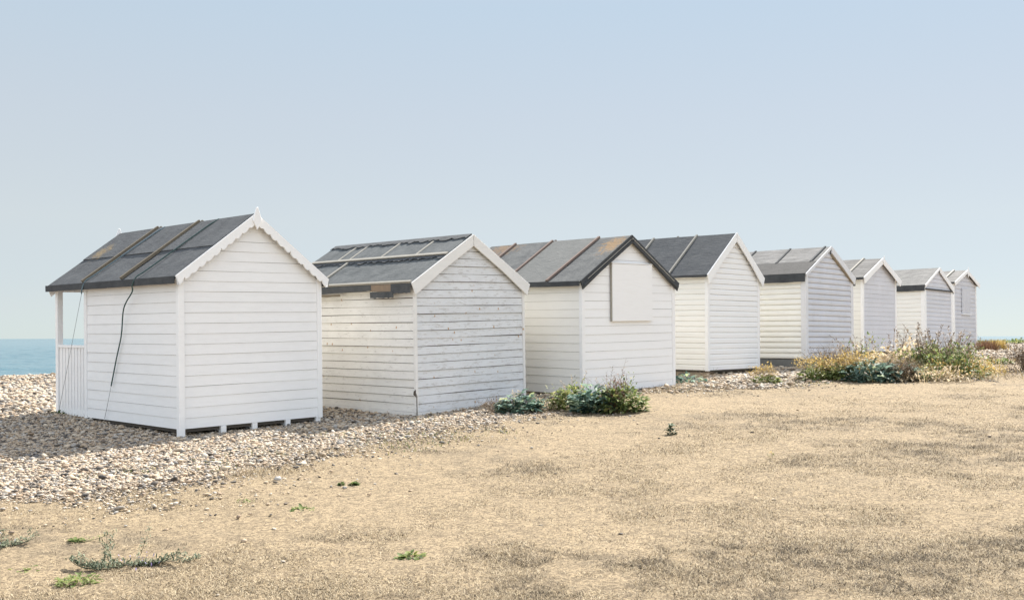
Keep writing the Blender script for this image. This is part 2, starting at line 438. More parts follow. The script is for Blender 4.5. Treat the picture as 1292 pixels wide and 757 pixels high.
def boards(mb, origin, du, dn, width, top, sp, prof='feather', gap=.003, jit=.0015, z0=0, ucl=0.0):
    """weatherboards on a plane. origin + u*du + z; dn = outward. top(u) = height of wall at u"""
    o = Vector(origin); du = Vector(du); dn = Vector(dn)
    um = width / 2; zmax = max(top(0), top(um), top(width))
    def urange(z):
        lo, hi = 0.0, width
        if top(0) < z:
            a_, b_ = 0.0, um
            for _ in range(24):
                m = (a_ + b_) / 2
                if top(m) < z: a_ = m
                else: b_ = m
            lo = b_
        if top(width) < z:
            a_, b_ = um, width
            for _ in range(24):
                m = (a_ + b_) / 2
                if top(m) < z: b_ = m
                else: a_ = m
            hi = a_
        return lo + ucl, hi - ucl
    z = z0
    while z < zmax - .01:
        s_ = sp * random.uniform(.985, 1.015)
        zt = min(z + s_ - gap, zmax - .004)
        l0, h0 = urange(z); l1, h1 = urange(zt)
        if h0 - l0 < .03: break
        if h1 - l1 < .02:
            mid = (l0 + h0) / 2; l1, h1 = mid - .008, mid + .008
        lp = .010 if gap < .006 else .014
        if prof == 'feather': cs = [(0, 0), (lp, 0), (.003, 1), (0, 1)]
        elif prof == 'ship': cs = [(0, 0), (.017, 0), (.019, .04), (.018, .70), (.004, .94), (.004, 1), (0, 1)]
        else: cs = [(0, 0), (.010, 0), (.024, .10), (.028, .35), (.022, .62), (.004, .95), (0, 1)]
        ns = 7; n_ = len(cs)
        ph = random.uniform(0, 6); am = random.uniform(-jit, jit); tl = random.uniform(-jit, jit); bo = random.uniform(-jit, jit)
        vs_ = []
        for k in range(ns):
            q = k / (ns - 1)
            for (od, zz) in cs:
                u = (l0 + (h0 - l0) * q) * (1 - zz) + (l1 + (h1 - l1) * q) * zz
                zc = z + (zt - z) * zz + (am * math.sin(ph + q * 5) + tl * (q - .5)) * (1 if 0 < od else 1)
                vs_.append(o + du * u + dn * (od + (bo if od > 0 else 0)) + Vector((0, 0, zc)))
        fs = []
        for k in range(ns - 1):
            for c_ in range(n_):
                fs.append((k * n_ + c_, k * n_ + (c_ + 1) % n_, (k + 1) * n_ + (c_ + 1) % n_, (k + 1) * n_ + c_))
        fs += [tuple(range(n_ - 1, -1, -1)), tuple((ns - 1) * n_ + c_ for c_ in range(n_))]
        mb.face_set(vs_, fs)
        z += s_

def roof_mesh(w, e, he, hp, y0, y1, th, sag=.01, seed=0, lift=.012):
    """two slopes, ridge at w/2; returns MB"""
    mb = MB(); r_ = random.Random(seed)
    nu, nv = 9, 15
    def z_at(x): return hp - abs(x - w / 2) / (w / 2 + e) * (hp - he) + lift
    for side in (-1, 1):
        top = []; bot = []
        for jv in range(nv):
            for iu in range(nu):
                q = iu / (nu - 1); x = w / 2 + side * (w / 2 + e + .004) * q; y = y0 + (y1 - y0) * jv / (nv - 1)
                z = z_at(x) + (r_.uniform(-1, 1) * sag * .5 + sag * math.sin(y * 2.1 + seed) * .6) * (.3 + .7 * math.sin(q * 2.6))
                if iu == 0: z = z_at(w / 2) + sag * .5 * math.sin(y * 2.1 + seed)
                top.append((x, y, z)); bot.append((x, y, z - th))
        L = len(top); f = []
        for jv in range(nv - 1):
            for iu in range(nu - 1):
                a_ = jv * nu + iu; f.append((a_, a_ + 1, a_ + nu + 1, a_ + nu)); f.append((L + a_, L + a_ + nu, L + a_ + nu + 1, L + a_ + 1))
        for jv in range(nv - 1):
            a_ = jv * nu + nu - 1; f.append((a_, L + a_, L + a_ + nu, a_ + nu))
        for iu in range(nu - 1):
            f.append((iu, L + iu, L + iu + 1, iu + 1)); a_ = (nv - 1) * nu + iu; f.append((a_, a_ + 1, L + a_ + 1, L + a_))
        mb.face_set(top + bot, f)
    return mb

def slope_pt(w, e, he, hp, q, y, side=-1, lift=0.0):
    """q: 0 ridge, 1 eave"""
    L = math.hypot(w / 2 + e, hp - he); nx, nz = side * (hp - he) / L, (w / 2 + e) / L
    return Vector((w / 2 + side * (w / 2 + e) * q + nx * lift, y, hp - (hp - he) * q + .012 + nz * lift))

def slope_box(mb, P, q0, q1, y0, y1, y0b, y1b, lift0, th, side=-1):
    """bar lying on the slope from q0 (y0..y1) to q1 (y0b..y1b)"""
    w, e, he, hp = P
    f = lambda q, y, l: slope_pt(w, e, he, hp, q, y, side, l)
    mb.hexa([f(q0, y0, lift0), f(q0, y1, lift0), f(q1, y1b, lift0), f(q1, y0b, lift0),
             f(q0, y0, lift0 + th), f(q0, y1, lift0 + th), f(q1, y1b, lift0 + th), f(q1, y0b, lift0 + th)])

def make_hut(n, M, w, he, hp, e, D, wall, trim, roofmat, label, sp, prof='feather', y1r=None, oh=.07, bw=.14, barge='plain',
             bargemat=None, battens=(), skirt=.09, skirtmat=None, gap=.003, jit=.0015, finial=False, corner=.055, z0=0.0, ceil_drop=.045, sidemat=None):
    sidemat = sidemat or wall
    root = empty('beach_hut', M)
    tag(root, label, 'beach hut', 'white beach huts in a row on the shingle')
    y1r = y1r if y1r else D + .08
    slope = (hp - he) / (w / 2 + e)
    P = (w, e, he, hp)
    zt = lambda x: hp - slope * abs(x - w / 2) - ceil_drop
    hc = zt(0)
    th = .04
    # gable wall (towards the camera), with its backing
    for nm, y, dn in (('gable_wall', 0, -1), ('end_wall', D, 1)):
        mb = MB()
        mb.prism([(0.01, y + dn * -.001, z0), (w - .01, y + dn * -.001, z0), (w - .01, y + dn * -.001, hc - .01), (w / 2, y + dn * -.001, zt(w / 2) - .01), (.01, y + dn * -.001, hc - .01)], (0, -dn * th, 0))
        lining = mb.build('wall_lining', BACK, root); mb = MB()
        boards(mb, (0, y, 0), (1, 0, 0), (0, dn, 0), w, zt, sp, prof, gap, jit, z0, ucl=.012)
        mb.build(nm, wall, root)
    for nm, x, dn in (('side_wall', 0, -1), ('side_wall', w, 1)):
        mb = MB()
        mb.box(min(x - dn * .001, x - dn * th), max(x - dn * .001, x - dn * th), th + .005, D - th - .005, z0, hc - .01)
        lining = mb.build('wall_lining', BACK, root); mb = MB()
        boards(mb, (x, 0, 0), (0, 1, 0), (dn, 0, 0), D, lambda u: hc, sp, prof, gap, jit, z0, ucl=.012)
        mb.build(nm, BOUNCE_PAINT if dn > 0 else sidemat, root)
    # corner boards: an L of two boards
    for cx, sx in ((0, -1), (w, 1)):
        for cy, sy in ((0, -1), (D, 1)):
            mb = MB(); o = .030; zz0 = z0 - .015
            mb.box(*sorted((cx + sx * o, cx - sx * corner)), *sorted((cy + sy * o, cy + sy * .003)), zz0, hc - .012)
            mb.box(*sorted((cx + sx * (o - .001), cx + sx * .003)), *sorted((cy + sy * .002, cy - sy * corner)), zz0, hc - .012)
            mb.build('corner_board', trim, root, bevel=.003)
    # floor, coloured dark to paint in the shade below the hut
    mb = MB(); mb.box(.03, w - .03, .03, D - .03, z0 - .05, z0 - .003); mb.build('floor', BACK, root)
    # roof
    rf = roof_mesh(w, e, he, hp, -oh + .012, y1r, .03, .008, n)
    rf.build('roof', roofmat, root)
    # bargeboards
    bm_ = bargemat or trim
    for side in (-1, 1):
        for yy, dd in ((-oh - .012, .024), (y1r - .004, .022)):
            top = []; bot = []; K = 60 if (barge == 'scallop' and yy < 0) else 2
            L = math.hypot(w / 2 + e, hp - he)
            for k in range(K + 1):
                q = k / K; p = slope_pt(w, e, he, hp, q, yy, side, .012 if yy < 0 else -.025); top.append(p)
                dep = bw
                if barge == 'scallop' and yy < 0:
                    fr = (q * L / .142) % 1.0
                    dep = bw - .040 + .045 * math.sqrt(max(0, 1 - (2 * fr - 1) ** 2))
                if barge == 'thin' and side == -1: dep = bw * .45
                pb = p.copy(); pb.z -= dep / math.cos(math.atan(slope)) * (1.0 if k > 0 else 1.0)
                if k == K: pb.x -= side * dep * .45
                bot.append(pb)
            if barge == 'scallop' and yy < 0: bot[-1] = top[-1] + Vector((-side * .055, 0, -.13))
            mb = MB(); mb.ribbon(top, bot, (0, dd, 0)); mb.build('bargeboard', bm_, root, bevel=.002 if barge != 'scallop' else 0)
    # fascia / felt turned down over the eaves
    if skirt:
        for side in (-1, 1):
            mb = MB(); top = []; bot = []
            for k in range(13):
                y = -oh + .02 + (y1r + oh - .03) * k / 12
                p = slope_pt(w, e, he, hp, 1, y, side, .008); j_ = random.uniform(-.006, .006)
                top.append(p + Vector((side * .006, 0, 0))); bot.append(p + Vector((side * (.004 + j_ * .5), 0, -skirt + j_)))
            mb.ribbon(top, bot, (side * .018, 0, 0)); mb.build('fascia', skirtmat or DARKFELT, root)
    for bt_ in battens:
        y, q0, q1, wd, th_, bmat = bt_[:6]; side = bt_[6] if len(bt_) > 6 else -1
        y2 = bt_[7] if len(bt_) > 7 else y
        mb = MB(); slope_box(mb, P, q0, q1, y - wd / 2, y + wd / 2, y2 - wd / 2, y2 + wd / 2, .002, th_, side); mb.build('batten', bmat, root, bevel=.003)
    if finial:
        s_ = finial
        for yy in ((-oh - .04), (y1r + .02)):
            mb = MB(); z_ = hp
            mb.prism([(w / 2, yy, z_ - .20 * s_), (w / 2 + .065 * s_, yy, z_ - .08 * s_), (w / 2 + .045 * s_, yy, z_ + .0 * s_), (w / 2 + .012 * s_, yy, z_ + .10 * s_), (w / 2 - .012 * s_, yy, z_ + .10 * s_), (w / 2 - .045 * s_, yy, z_), (w / 2 - .065 * s_, yy, z_ - .08 * s_)], (0, .026, 0))
            mb.build('finial', trim, root, bevel=.004)
    return root, P, zt, hc

# ---- hut 1: scalloped bargeboards, porch, ropes
felt1 = mat_felt('dark_grey_roof_felt', (.055, .06, .066), (.10, .107, .113), patch=[((.55, 3.85, 2.75), (.5, .42, .35), (.24, .17, .08))])
M1 = hut_matrix(-4.591, 14.169, .338, 46.126, .0203, .0052)
h1, P1, zt1, hc1 = make_hut(1, M1, 2.331, 2.098, 3.036, .103, 2.99, WHITE, TRIM, felt1,
    'nearest white beach hut with a railed porch, scalloped bargeboards and ropes over its roof', .147, 'feather', y1r=4.28, bw=.125, barge='scallop',
    battens=[(2.85, .0, .985, .05, .045, BATTEN, -1, 2.91), (1.50, .0, .985, .05, .045, BATTEN, -1, 1.576), (2.85, .0, .985, .05, .045, BATTEN, 1), (1.50, .0, .985, .05, .045, BATTEN, 1)], skirt=.10, oh=.10, finial=1.1, corner=.05)
def add(mb, name, mat, root, bevel=.003): return mb.build(name, mat, root, bevel=bevel)
# the ends of the roof felt sheets: a lapped seam across each slope
for side in (-1, 1):
    mb = MB(); slope_box(mb, P1, .0, .52, -.05, 4.26, -.05, 4.26, .003, .010, side); o = mb.build('felt_strip', felt1, h1)
for bx_ in (.62, 1.13, 1.70, 2.25):
    mb = MB(); mb.box(bx_, bx_ + .085, .01, 2.7, -.055 - .02, -.006 - .045); mb.box(bx_, bx_ + .085, -.014, .06, -.10, -.004); add(mb, 'support_block', TRIM, h1)
mb = MB(); mb.box(-.036, .052, -.040, .040, -.16, hc1 - .03); add(mb, 'corner_post', TRIM, h1)
for x0 in (-.005, 2.331 - .085):     # porch posts, rails and slats on both sides
    mb = MB(); mb.box(x0, x0 + .09, 4.09, 4.18, -.12, hc1 - .03); add(mb, 'porch_post', TRIM, h1)
    mb = MB(); mb.box(x0 + .008, x0 + .075, 3.02, 4.088, 1.09, 1.135); add(mb, 'porch_rail', TRIM, h1)
    mb = MB(); mb.box(x0 + .026, x0 + .066, 3.02, 4.088, .02, .09)
    k = 3.035
    while k < 4.06:
        mb.box(x0 + .02, x0 + .042, k, k + .088, -.03, 1.089); k += .116
    mb.box(x0 + .046, x0 + .052, 3.02, 4.086, -.01, 1.08)
    add(mb, 'porch_railing', WHITE, h1)
mb = MB(); mb.box(.0, 2.331, 3.03, 4.16, -.06, -.012); add(mb, 'porch_floor', JOIST, h1)
mb = MB(); mb.box(.09, 2.24, 4.10, 4.16, hc1 - .12, hc1 - .03); add(mb, 'porch_beam', TRIM, h1)

# ropes over the first hut (world space, lying on the roof)
ROPE = mat_plain('green_rope', (.045, .09, .085), .7, .3); ROPE_B = mat_plain('pale_blue_rope', (.12, .18, .21), .6, .3); CORD = mat_plain('thin_grey_cord', (.30, .31, .31), .7)
def rope_on_hut(points, mat, r, label, cord=None, cat='rope'):
    root = empty('roof_rope', loc=M1 @ Vector(points[0]))
    tag(root, label, cat)
    def sm_(p):
        p = [M1 @ Vector(q) - root.location for q in p]; out = []
        for i in range(len(p) - 1):
            a, b_, c, d = p[max(0, i - 1)], p[i], p[i + 1], p[min(len(p) - 1, i + 2)]
            for k in range(5):
                t = k / 5; out.append(.5 * ((2 * b_) + (c - a) * t + (2 * a - 5 * b_ + 4 * c - d) * t * t + (3 * b_ - a - 3 * c + d) * t ** 3))
        out.append(p[-1]); return out
    mb = MB(); mb.tube(sm_(points), r, 7); mb.build('rope', mat, root, smooth=True)
    if cord:
        mb = MB(); mb.tube([M1 @ Vector(q) - root.location for q in cord], .0035, 5); mb.build('cord', CORD, root, smooth=True)
S = lambda q, y, l=.028, side=-1: slope_pt(*P1, q, y, side, l)
rope_on_hut([S(.6, .9, .016, 1), S(.06, .922, .016, 1), S(.05, .93, .016), S(.3, .96), S(.6, 1.0), S(.9, 1.045), S(.985, 1.07, .03), (-.150, 1.10, 2.03), (-.125, 1.16, 1.93), (-.09, 1.50, 1.70), (-.055, 1.66, 1.3), (-.048, 1.84, .95), (-.045, 2.03, .53)], ROPE, .010,
            'dark green rope over the nearest hut roof, its end hanging down the side wall', [(-.045, 2.03, .53), (-.05, 2.12, .3), (-.04, 2.27, .02)])
rope_on_hut([S(.6, 2.55, .016, 1), S(.06, 2.61, .016, 1), S(.05, 2.625, .016), S(.3, 2.655), S(.6, 2.70), S(.9, 2.755), S(.985, 2.78, .03), (-.150, 2.80, 2.02), (-.14, 2.84, 1.95)], ROPE_B, .010,
            'pale blue rope on the nearest roof, tied by thin cord to the porch foot', [(-.14, 2.84, 1.95), (-.09, 3.4, 1.0), (-.02, 4.01, .06)])

# ---- hut 2: shabby, torn felt
felt2 = mat_felt('torn_grey_roof_felt', (.065, .074, .078), (.125, .135, .138))
M2 = hut_matrix(-1.507, 16.116, .423, 47.129, .0261, .0052)
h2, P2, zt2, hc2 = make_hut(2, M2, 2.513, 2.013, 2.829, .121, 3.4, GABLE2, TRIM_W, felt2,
    'shabby white hut, second from the left, rust stained boards, torn roof felt held by battens', .1285, 'feather', y1r=3.66, bw=.165,
    battens=[(2.855, .06, .40, .045, .03, BATTEN_W), (2.528, .06, .40, .045, .03, BATTEN_W), (1.648, .05, .40, .045, .03, BATTEN_W), (.742, .10, .40, .045, .03, BATTEN_W),
             (2.45, .47, .97, .05, .03, BATTEN_W), (1.2, .0, .95, .05, .03, BATTEN_W, 1)],
    skirt=.0, gap=.008, jit=.005, corner=.02, sidemat=WHITE_W)
RAG = mat_felt('loose_dark_felt', (.06, .065, .07), (.10, .105, .11))
# felt sheets: upper sheet overlapping the lower, ragged seams
def ragged(y0, y1, q0, q1, lift, th, P, amp, side=-1, K=70, amp0=0):
    mb = MB(); w, e, he, hp = P; top = []; bot = []
    for k in range(K + 1):
        y = y0 + (y1 - y0) * k / K
        top.append(slope_pt(w, e, he, hp, q0 + random.uniform(-amp0, amp0), y, side, lift)); bot.append(slope_pt(w, e, he, hp, q1 + random.uniform(-amp, amp), y, side, lift + random.uniform(0, .008)))
    L = math.hypot(w / 2 + e, hp - he)
    mb.ribbon(top, bot, Vector((side * (hp - he) / L, 0, (w / 2 + e) / L)) * th); return mb
ragged(-.05, 3.62, 0, .40, .004, .014, P2, .008).build('felt_strip', felt2, h2)
ragged(-.05, 3.62, 0, .09, .022, .010, P2, .025).build('felt_strip', RAG, h2)
ragged(-.05, 3.62, .435, .49, .006, .008, P2, .025).build('felt_strip', RAG, h2)
mb = MB(); slope_box(mb, P2, .395, .435, -.05, 3.6, -.05, 3.6, .016, .025); mb.build('seam_batten', BATTEN_W, h2, bevel=.003)
mb = MB(); slope_box(mb, P2, .97, 1.0, -.04, 3.6, -.04, 3.6, .004, .035); mb.build('eaves_batten', BATTEN_W, h2, bevel=.003)
# eaves: felt skirt with a hole showing the wood, and the piece hanging lower
def skirt_piece(y0, y1, top, drop0, drop1, mat, name, off=0.0, jag=.008):
    mb = MB(); K = 10; t = []; b_ = []
    for k in range(K + 1):
        y = y0 + (y1 - y0) * k / K
        p = slope_pt(*P2, 1, y, -1, 0)
        t.append(Vector((p.x - .004 - off, y, p.z - top))); b_.append(Vector((p.x - .002 - off + random.uniform(-.004, .006), y, p.z - (drop0 + (drop1 - drop0) * k / K) + random.uniform(-jag, jag))))
    mb.ribbon(t, b_, (-.012, 0, 0)); return mb.build(name, mat, h2)
skirt_piece(-.04, .42, 0, .145, .15, RAG, 'felt_skirt')
skirt_piece(.42, .95, .0, .12, .10, mat_wood('bare_fascia_wood', (.30, .22, .15), (.17, .13, .10)), 'fascia_board', -.006)
skirt_piece(.36, .93, .115, .205, .215, RAG, 'hanging_felt', .010, .012)
skirt_piece(.92, 3.6, 0, .09, .14, RAG, 'felt_skirt', 0, .012)
skirt_piece(1.75, 3.6, .13, .165, .175, BATTEN, 'fascia_board', -.008)
mb = MB(); mb.box(w_ := 2.513 + .118, w_ + .02, -.04, 3.6, 2.013 - .1, 2.02); mb.build('fascia_board', RAG, h2)
mb = MB(); mb.box(-.02, 2.53, -.018, .04, -.10, -.004); mb.box(-.02, .04, .045, 3.4, -.12, -.004); mb.build('base_board', WHITE_W, h2, bevel=.003)
mb = MB(); mb.prism([(-.034, -.03, .24), (-.034, -.03, .36), (-.034, .02, .33), (-.034, .03, .28)], (-.003, 0, 0)); mb.prism([(-.03, -.034, -.1), (-.012, -.034, -.1), (-.012, -.034, .26), (-.03, -.034, .30)], (0, -.002, 0)); mb.build('rotten_corner', BACK, h2)

# ---- hut 3: shuttered window, dark bargeboards, lichen
felt3 = mat_felt('lichened_roof_felt', (.07, .076, .08), (.145, .148, .145), patch=[((.95, .15, 2.75), (.75, .5, .42), (.26, .16, .07)), ((1.1, 3.2, 2.8), (.6, .8, .3), (.20, .13, .075))])
felt3b = mat_felt('newer_roof_felt', (.13, .135, .13), (.17, .172, .165))
M3 = hut_matrix(1.241, 18.030, .584, 43.972, .0189, .0120)
h3, P3, zt3, hc3 = make_hut(3, M3, 2.630, 1.982, 2.854, .104, 3.5, WHITE3, WHITE3, felt3,
    'white hut with a square white panel over its window and black edged gable', .150, 'feather', y1r=3.75, bw=.13, bargemat=DARKFELT,
    battens=[(2.995, 0, .985, .05, .04, BATTEN_P), (1.942, 0, .985, .05, .04, BATTEN_P), (.716, 0, .985, .05, .04, BATTEN_P, -1, .775), (1.9, 0, .985, .05, .04, BATTEN_P, 1)], skirt=.085, corner=.045, sidemat=CREAM)
mb = MB(); slope_box(mb, P3, .0, .99, .76, 1.90, .82, 1.92, .003, .007); mb.build('felt_strip', felt3b, h3)
for side in (-1, 1):   # the thin metal trim line along the black gable edge
    mb = MB(); L = 1.61
    p0 = slope_pt(*P3, .02, -.088, side, -.048); p1 = slope_pt(*P3, .90, -.088, side, -.048); mb.tube([p0, p1], .006, 6); mb.build('edge_trim', BATTEN_W, h3)
    p0 = slope_pt(*P3, .0, -.10, side, -.072); p1 = slope_pt(*P3, .98, -.10, side, -.072)
    mb = MB(); mb.ribbon([p0, p1], [p0 + Vector((0, 0, -.05)), p1 + Vector((0, 0, -.05))], (0, .02, 0)); mb.build('gable_lath', DARKFELT, h3)
mb = MB(); mb.box(.765, 1.92, -.062, -.024, 1.283, 2.330); shp = mb.build('shutter', WHITE3, h3, bevel=.004)
mb = MB(); mb.box(.75, 1.935, -.070, -.022, 2.334, 2.352); mb.build('shutter_rail', TRIM, shp, bevel=.003)
mb = MB(); mb.box(.745, .763, -.05, -.022, 1.28, 2.33); mb.build('shutter_frame', BATTEN_W, shp)
mb = MB(); mb.box(.03, 2.6, .01, .05, -.10, -.004); mb.box(.01, .05, .055, 3.5, -.12, -.004); mb.build('base_board', JOIST, h3)

# ---- hut 4
felt4 = mat_felt('clean_charcoal_roof_felt', (.055, .061, .068), (.082, .088, .095))
M4 = hut_matrix(4.208, 22.004, .873, 46.168, .0040, .0092)
h4, P4, zt4, hc4 = make_hut(4, M4, 2.103, 2.038, 3.014, .132, 3.2, WHITE4, WHITE4, felt4,
    'tidy white hut, fourth from the left, smooth charcoal roof and steep gable, raised on joists', .118, 'ship', y1r=3.4, bw=.155, oh=.09,
    battens=[(2.155, 0, .99, .045, .04, BATTEN_W), (.944, 0, .99, .045, .04, BATTEN_W), (1.5, 0, .99, .045, .04, BATTEN_W, 1)], skirt=.05, corner=.05, sidemat=CREAM)
mb = MB(); mb.box(.02, .09, .0, 3.1, -.15, -.052); mb.build('joist', JOIST, h4)
for k in range(6):
    mb = MB(); x = .36 + k * .30; mb.box(x, x + .06, .02, 3.1, -.17, -.052); mb.build('joist', JOIST, h4)

# ---- hut 5: grey boards, patched roof, plinth
felt5 = mat_felt('worn_pale_roof_felt', (.11, .108, .105), (.20, .195, .19), streaks=.6)
felt5b = mat_felt('dark_lower_roof_felt', (.06, .058, .056), (.085, .082, .08))
M5 = hut_matrix(7.040, 24.513, 1.059, 45.244, -.0060, .0020)
h5, P5, zt5, hc5 = make_hut(5, M5, 2.398, 2.025, 2.766, .08, 3.2, SHADE_GABLE5, WHITE5, felt5,
    'greyish white hut, fifth from the left, with deep dark felt eaves and a grey plinth', .131, 'log', y1r=3.35, bw=.15, barge='thin',
    battens=[(2.062, 0, .56, .05, .025, DARKFELT), (1.053, 0, .56, .05, .025, DARKFELT), (.089, 0, .56, .05, .025, DARKFELT, -1, .11)], skirt=.20, corner=.10, ceil_drop=.05, sidemat=SIDE_LIT_B)
mb = MB(); slope_box(mb, P5, .55, .995, -.05, 3.3, -.05, 3.3, .004, .012); mb.build('felt_strip', felt5b, h5)
mb = MB(); mb.box(-.025, 2.42, -.025, .05, -.32, -.018); mb.box(-.025, .05, .055, 3.2, -.32, -.018); mb.box(2.35, 2.42, .055, 3.2, -.32, -.018); mb.build('plinth', PLINTH, h5, bevel=.004)
mb = MB(); p0 = slope_pt(*P5, .08, -.07, 1, -.15); p1 = slope_pt(*P5, .96, -.07, 1, -.15)
mb.ribbon([p0, p1], [p0 + Vector((0, 0, -.03)), p1 + Vector((0, 0, -.03))], (0, .05, 0)); mb.build('soffit_strip', JOIST, h5)

# ---- hut 6
felt6 = mat_felt('brown_grey_roof_felt', (.08, .077, .074), (.15, .145, .14), streaks=.4)
M6 = hut_matrix(9.722, 28.330, 1.173, 45.375, -.0043, .0096)
h6, P6, zt6, hc6 = make_hut(6, M6, 2.077, 2.035, 2.628, .153, 3.2, SHADE_GABLE6, TRIM, felt6,
    'narrow white hut, sixth from the left, with wide bargeboards and weeds at its foot', .125, 'feather', y1r=3.3, bw=.155, oh=.12,
    battens=[(.461, 0, .99, .05, .04, BATTEN_W), (.461, 0, .99, .05, .04, BATTEN_W, 1)], skirt=.06, finial=.8, corner=.045, sidemat=SIDE_LIT_B)
mb = MB(); mb.box(.02, 2.06, .02, 3.1, -.30, -.052); mb.build('base', PLINTH, h6)

# ---- hut 7
felt7 = mat_felt('rough_pale_grey_roof_felt', (.10, .10, .098), (.19, .187, .18), streaks=.5)
M7 = hut_matrix(13.054, 32.296, 1.160, 46.258, -.0121, -.0024)
h7, P7, zt7, hc7 = make_hut(7, M7, 2.268, 2.038, 2.651, .07, 3.2, SHADE_GABLE6, TRIM, felt7,
    'white hut, seventh from the left, pale roof above a black eaves band and boxed gable', .135, 'ship', y1r=3.3, bw=.15, barge='thin', skirt=.19, corner=.10, ceil_drop=.04, sidemat=CREAM)
mb = MB(); mb.box(.0, 2.268, -.075, -.032, 1.915, 1.955); mb.build('gable_ledge', DARKFELT, h7)
mb = MB(); mb.box(.02, 2.25, .02, 3.1, -.30, -.052); mb.build('base', PLINTH, h7)

# ---- hut 8
M8 = hut_matrix(15.58, 36.0, 1.16, 47.456, -.0062, -.0012)
h8, P8, zt8, hc8 = make_hut(8, M8, 2.28, 2.32, 2.80, .16, 3.2, SHADE_GABLE5, TRIM, felt6,
    'farthest white hut at the right end, with a slatted shutter and spiked finial', .150, 'ship', y1r=3.3, bw=.12, oh=.12,
    battens=[(.35, 0, .99, .06, .05, BATTEN_W), (2.3, 0, .99, .06, .05, BATTEN_W)], skirt=.06, finial=1.2, corner=.06)
mb = MB()
for k in range(6):
    x = .75 + k * .145; mb.box(x, x + .13, -.055, -.024, 1.26, 2.16)
shp = mb.build('shutter', SHADE_GABLE5, h8, bevel=.003)
mb = MB(); mb.box(.70, 1.66, -.070, -.022, 1.20, 1.255); mb.build('shutter_sill', WHITE6, shp)
mb = MB(); mb.box(.02, 2.26, .02, 3.1, -.30, -.052); mb.build('base', PLINTH, h8)

# ------------------------------------------------------------------ shingle (uncountable stones)
t_ = (1 + 5 ** .5) / 2
ICO_V = np.array([(-1, t_, 0), (1, t_, 0), (-1, -t_, 0), (1, -t_, 0), (0, -1, t_), (0, 1, t_), (0, -1, -t_), (0, 1, -t_), (t_, 0, -1), (t_, 0, 1), (-t_, 0, -1), (-t_, 0, 1)]); ICO_V /= np.linalg.norm(ICO_V[0])
ICO_F = np.array([(0, 11, 5), (0, 5, 1), (0, 1, 7), (0, 7, 10), (0, 10, 11), (1, 5, 9), (5, 11, 4), (11, 10, 2), (10, 7, 6), (7, 1, 8), (3, 9, 4), (3, 4, 2), (3, 2, 6), (3, 6, 8), (3, 8, 9), (4, 9, 5), (2, 4, 11), (6, 2, 10), (8, 6, 7), (9, 8, 1)])
def subdiv(Vv, Ff):
    Vv = list(map(tuple, Vv)); cache = {}; out = []
    def mid(a, b_):
        k = (min(a, b_), max(a, b_))
        if k not in cache:
            m = np.array(Vv[a]) + np.array(Vv[b_]); m /= np.linalg.norm(m); cache[k] = len(Vv); Vv.append(tuple(m))
        return cache[k]
    for a, b_, c in Ff:
        x, y, z = mid(a, b_), mid(b_, c), mid(c, a); out += [(a, x, z), (b_, y, x), (c, z, y), (x, y, z)]
    return np.array(Vv), np.array(out)
ICO2_V, ICO2_F = subdiv(ICO_V, ICO_F)

def stones(X, Y, size, Vt, Ft, sink=.25):
    n_ = len(X); m = len(Vt)
    sc = size[:, None] * np.c_[rng.uniform(.75, 1.35, n_), rng.uniform(.6, 1.0, n_), rng.uniform(.22, .55, n_)] * .5
    P_ = Vt[None] * (1 + rng.uniform(-.34, .30, (n_, m, 1)))
    P_ = P_ * sc[:, None, :]
    th = rng.uniform(0, 6.283, n_); ti = rng.normal(0, .32, n_)
    c, s = np.cos(ti)[:, None], np.sin(ti)[:, None]
    y2 = P_[..., 1] * c - P_[..., 2] * s; z2 = P_[..., 1] * s + P_[..., 2] * c
    c, s = np.cos(th)[:, None], np.sin(th)[:, None]
    x3 = P_[..., 0] * c - y2 * s; y3 = P_[..., 0] * s + y2 * c
    Z = height(X, Y) + sc[:, 2] * (1 - 2 * sink) + rng.uniform(-.3, 1, n_) * size * .3
    out = np.stack([x3 + X[:, None], y3 + Y[:, None], z2 + Z[:, None]], -1).reshape(-1, 3)
    Fo = (Ft[None] + (np.arange(n_) * m)[:, None, None]).reshape(-1, 3)
    return out, Fo, np.repeat(rng.uniform(0, 1, n_), m)
def in_view(x, y, pad=2.0): return (y > 3) & (np.abs(x) < .53 * y + pad)
def inside_hut(x, y):
    r_ = np.zeros(len(x), bool)
    for M_, P_, D_ in ((M1, P1, 2.9), (M2, P2, 3.4), (M3, P3, 3.5), (M4, P4, 3.2), (M5, P5, 3.2), (M6, P6, 3.2), (M7, P7, 3.2), (M8, P8, 3.2)):
        Mi = M_.inverted(); lx = Mi[0][0] * x + Mi[0][1] * y + Mi[0][2] * .6 + Mi[0][3]; ly = Mi[1][0] * x + Mi[1][1] * y + Mi[1][2] * .6 + Mi[1][3]
        r_ |= (lx > .3) & (lx < P_[0] - .3) & (ly > .35) & (ly < D_ - .3)
    return r_
parts = []
def scatter(n_, x0, x1, y0, y1, keep):
    X = rng.uniform(x0, x1, n_); Y = rng.uniform(y0, y1, n_); k = in_view(X, Y) & keep(X, Y); return X[k], Y[k]
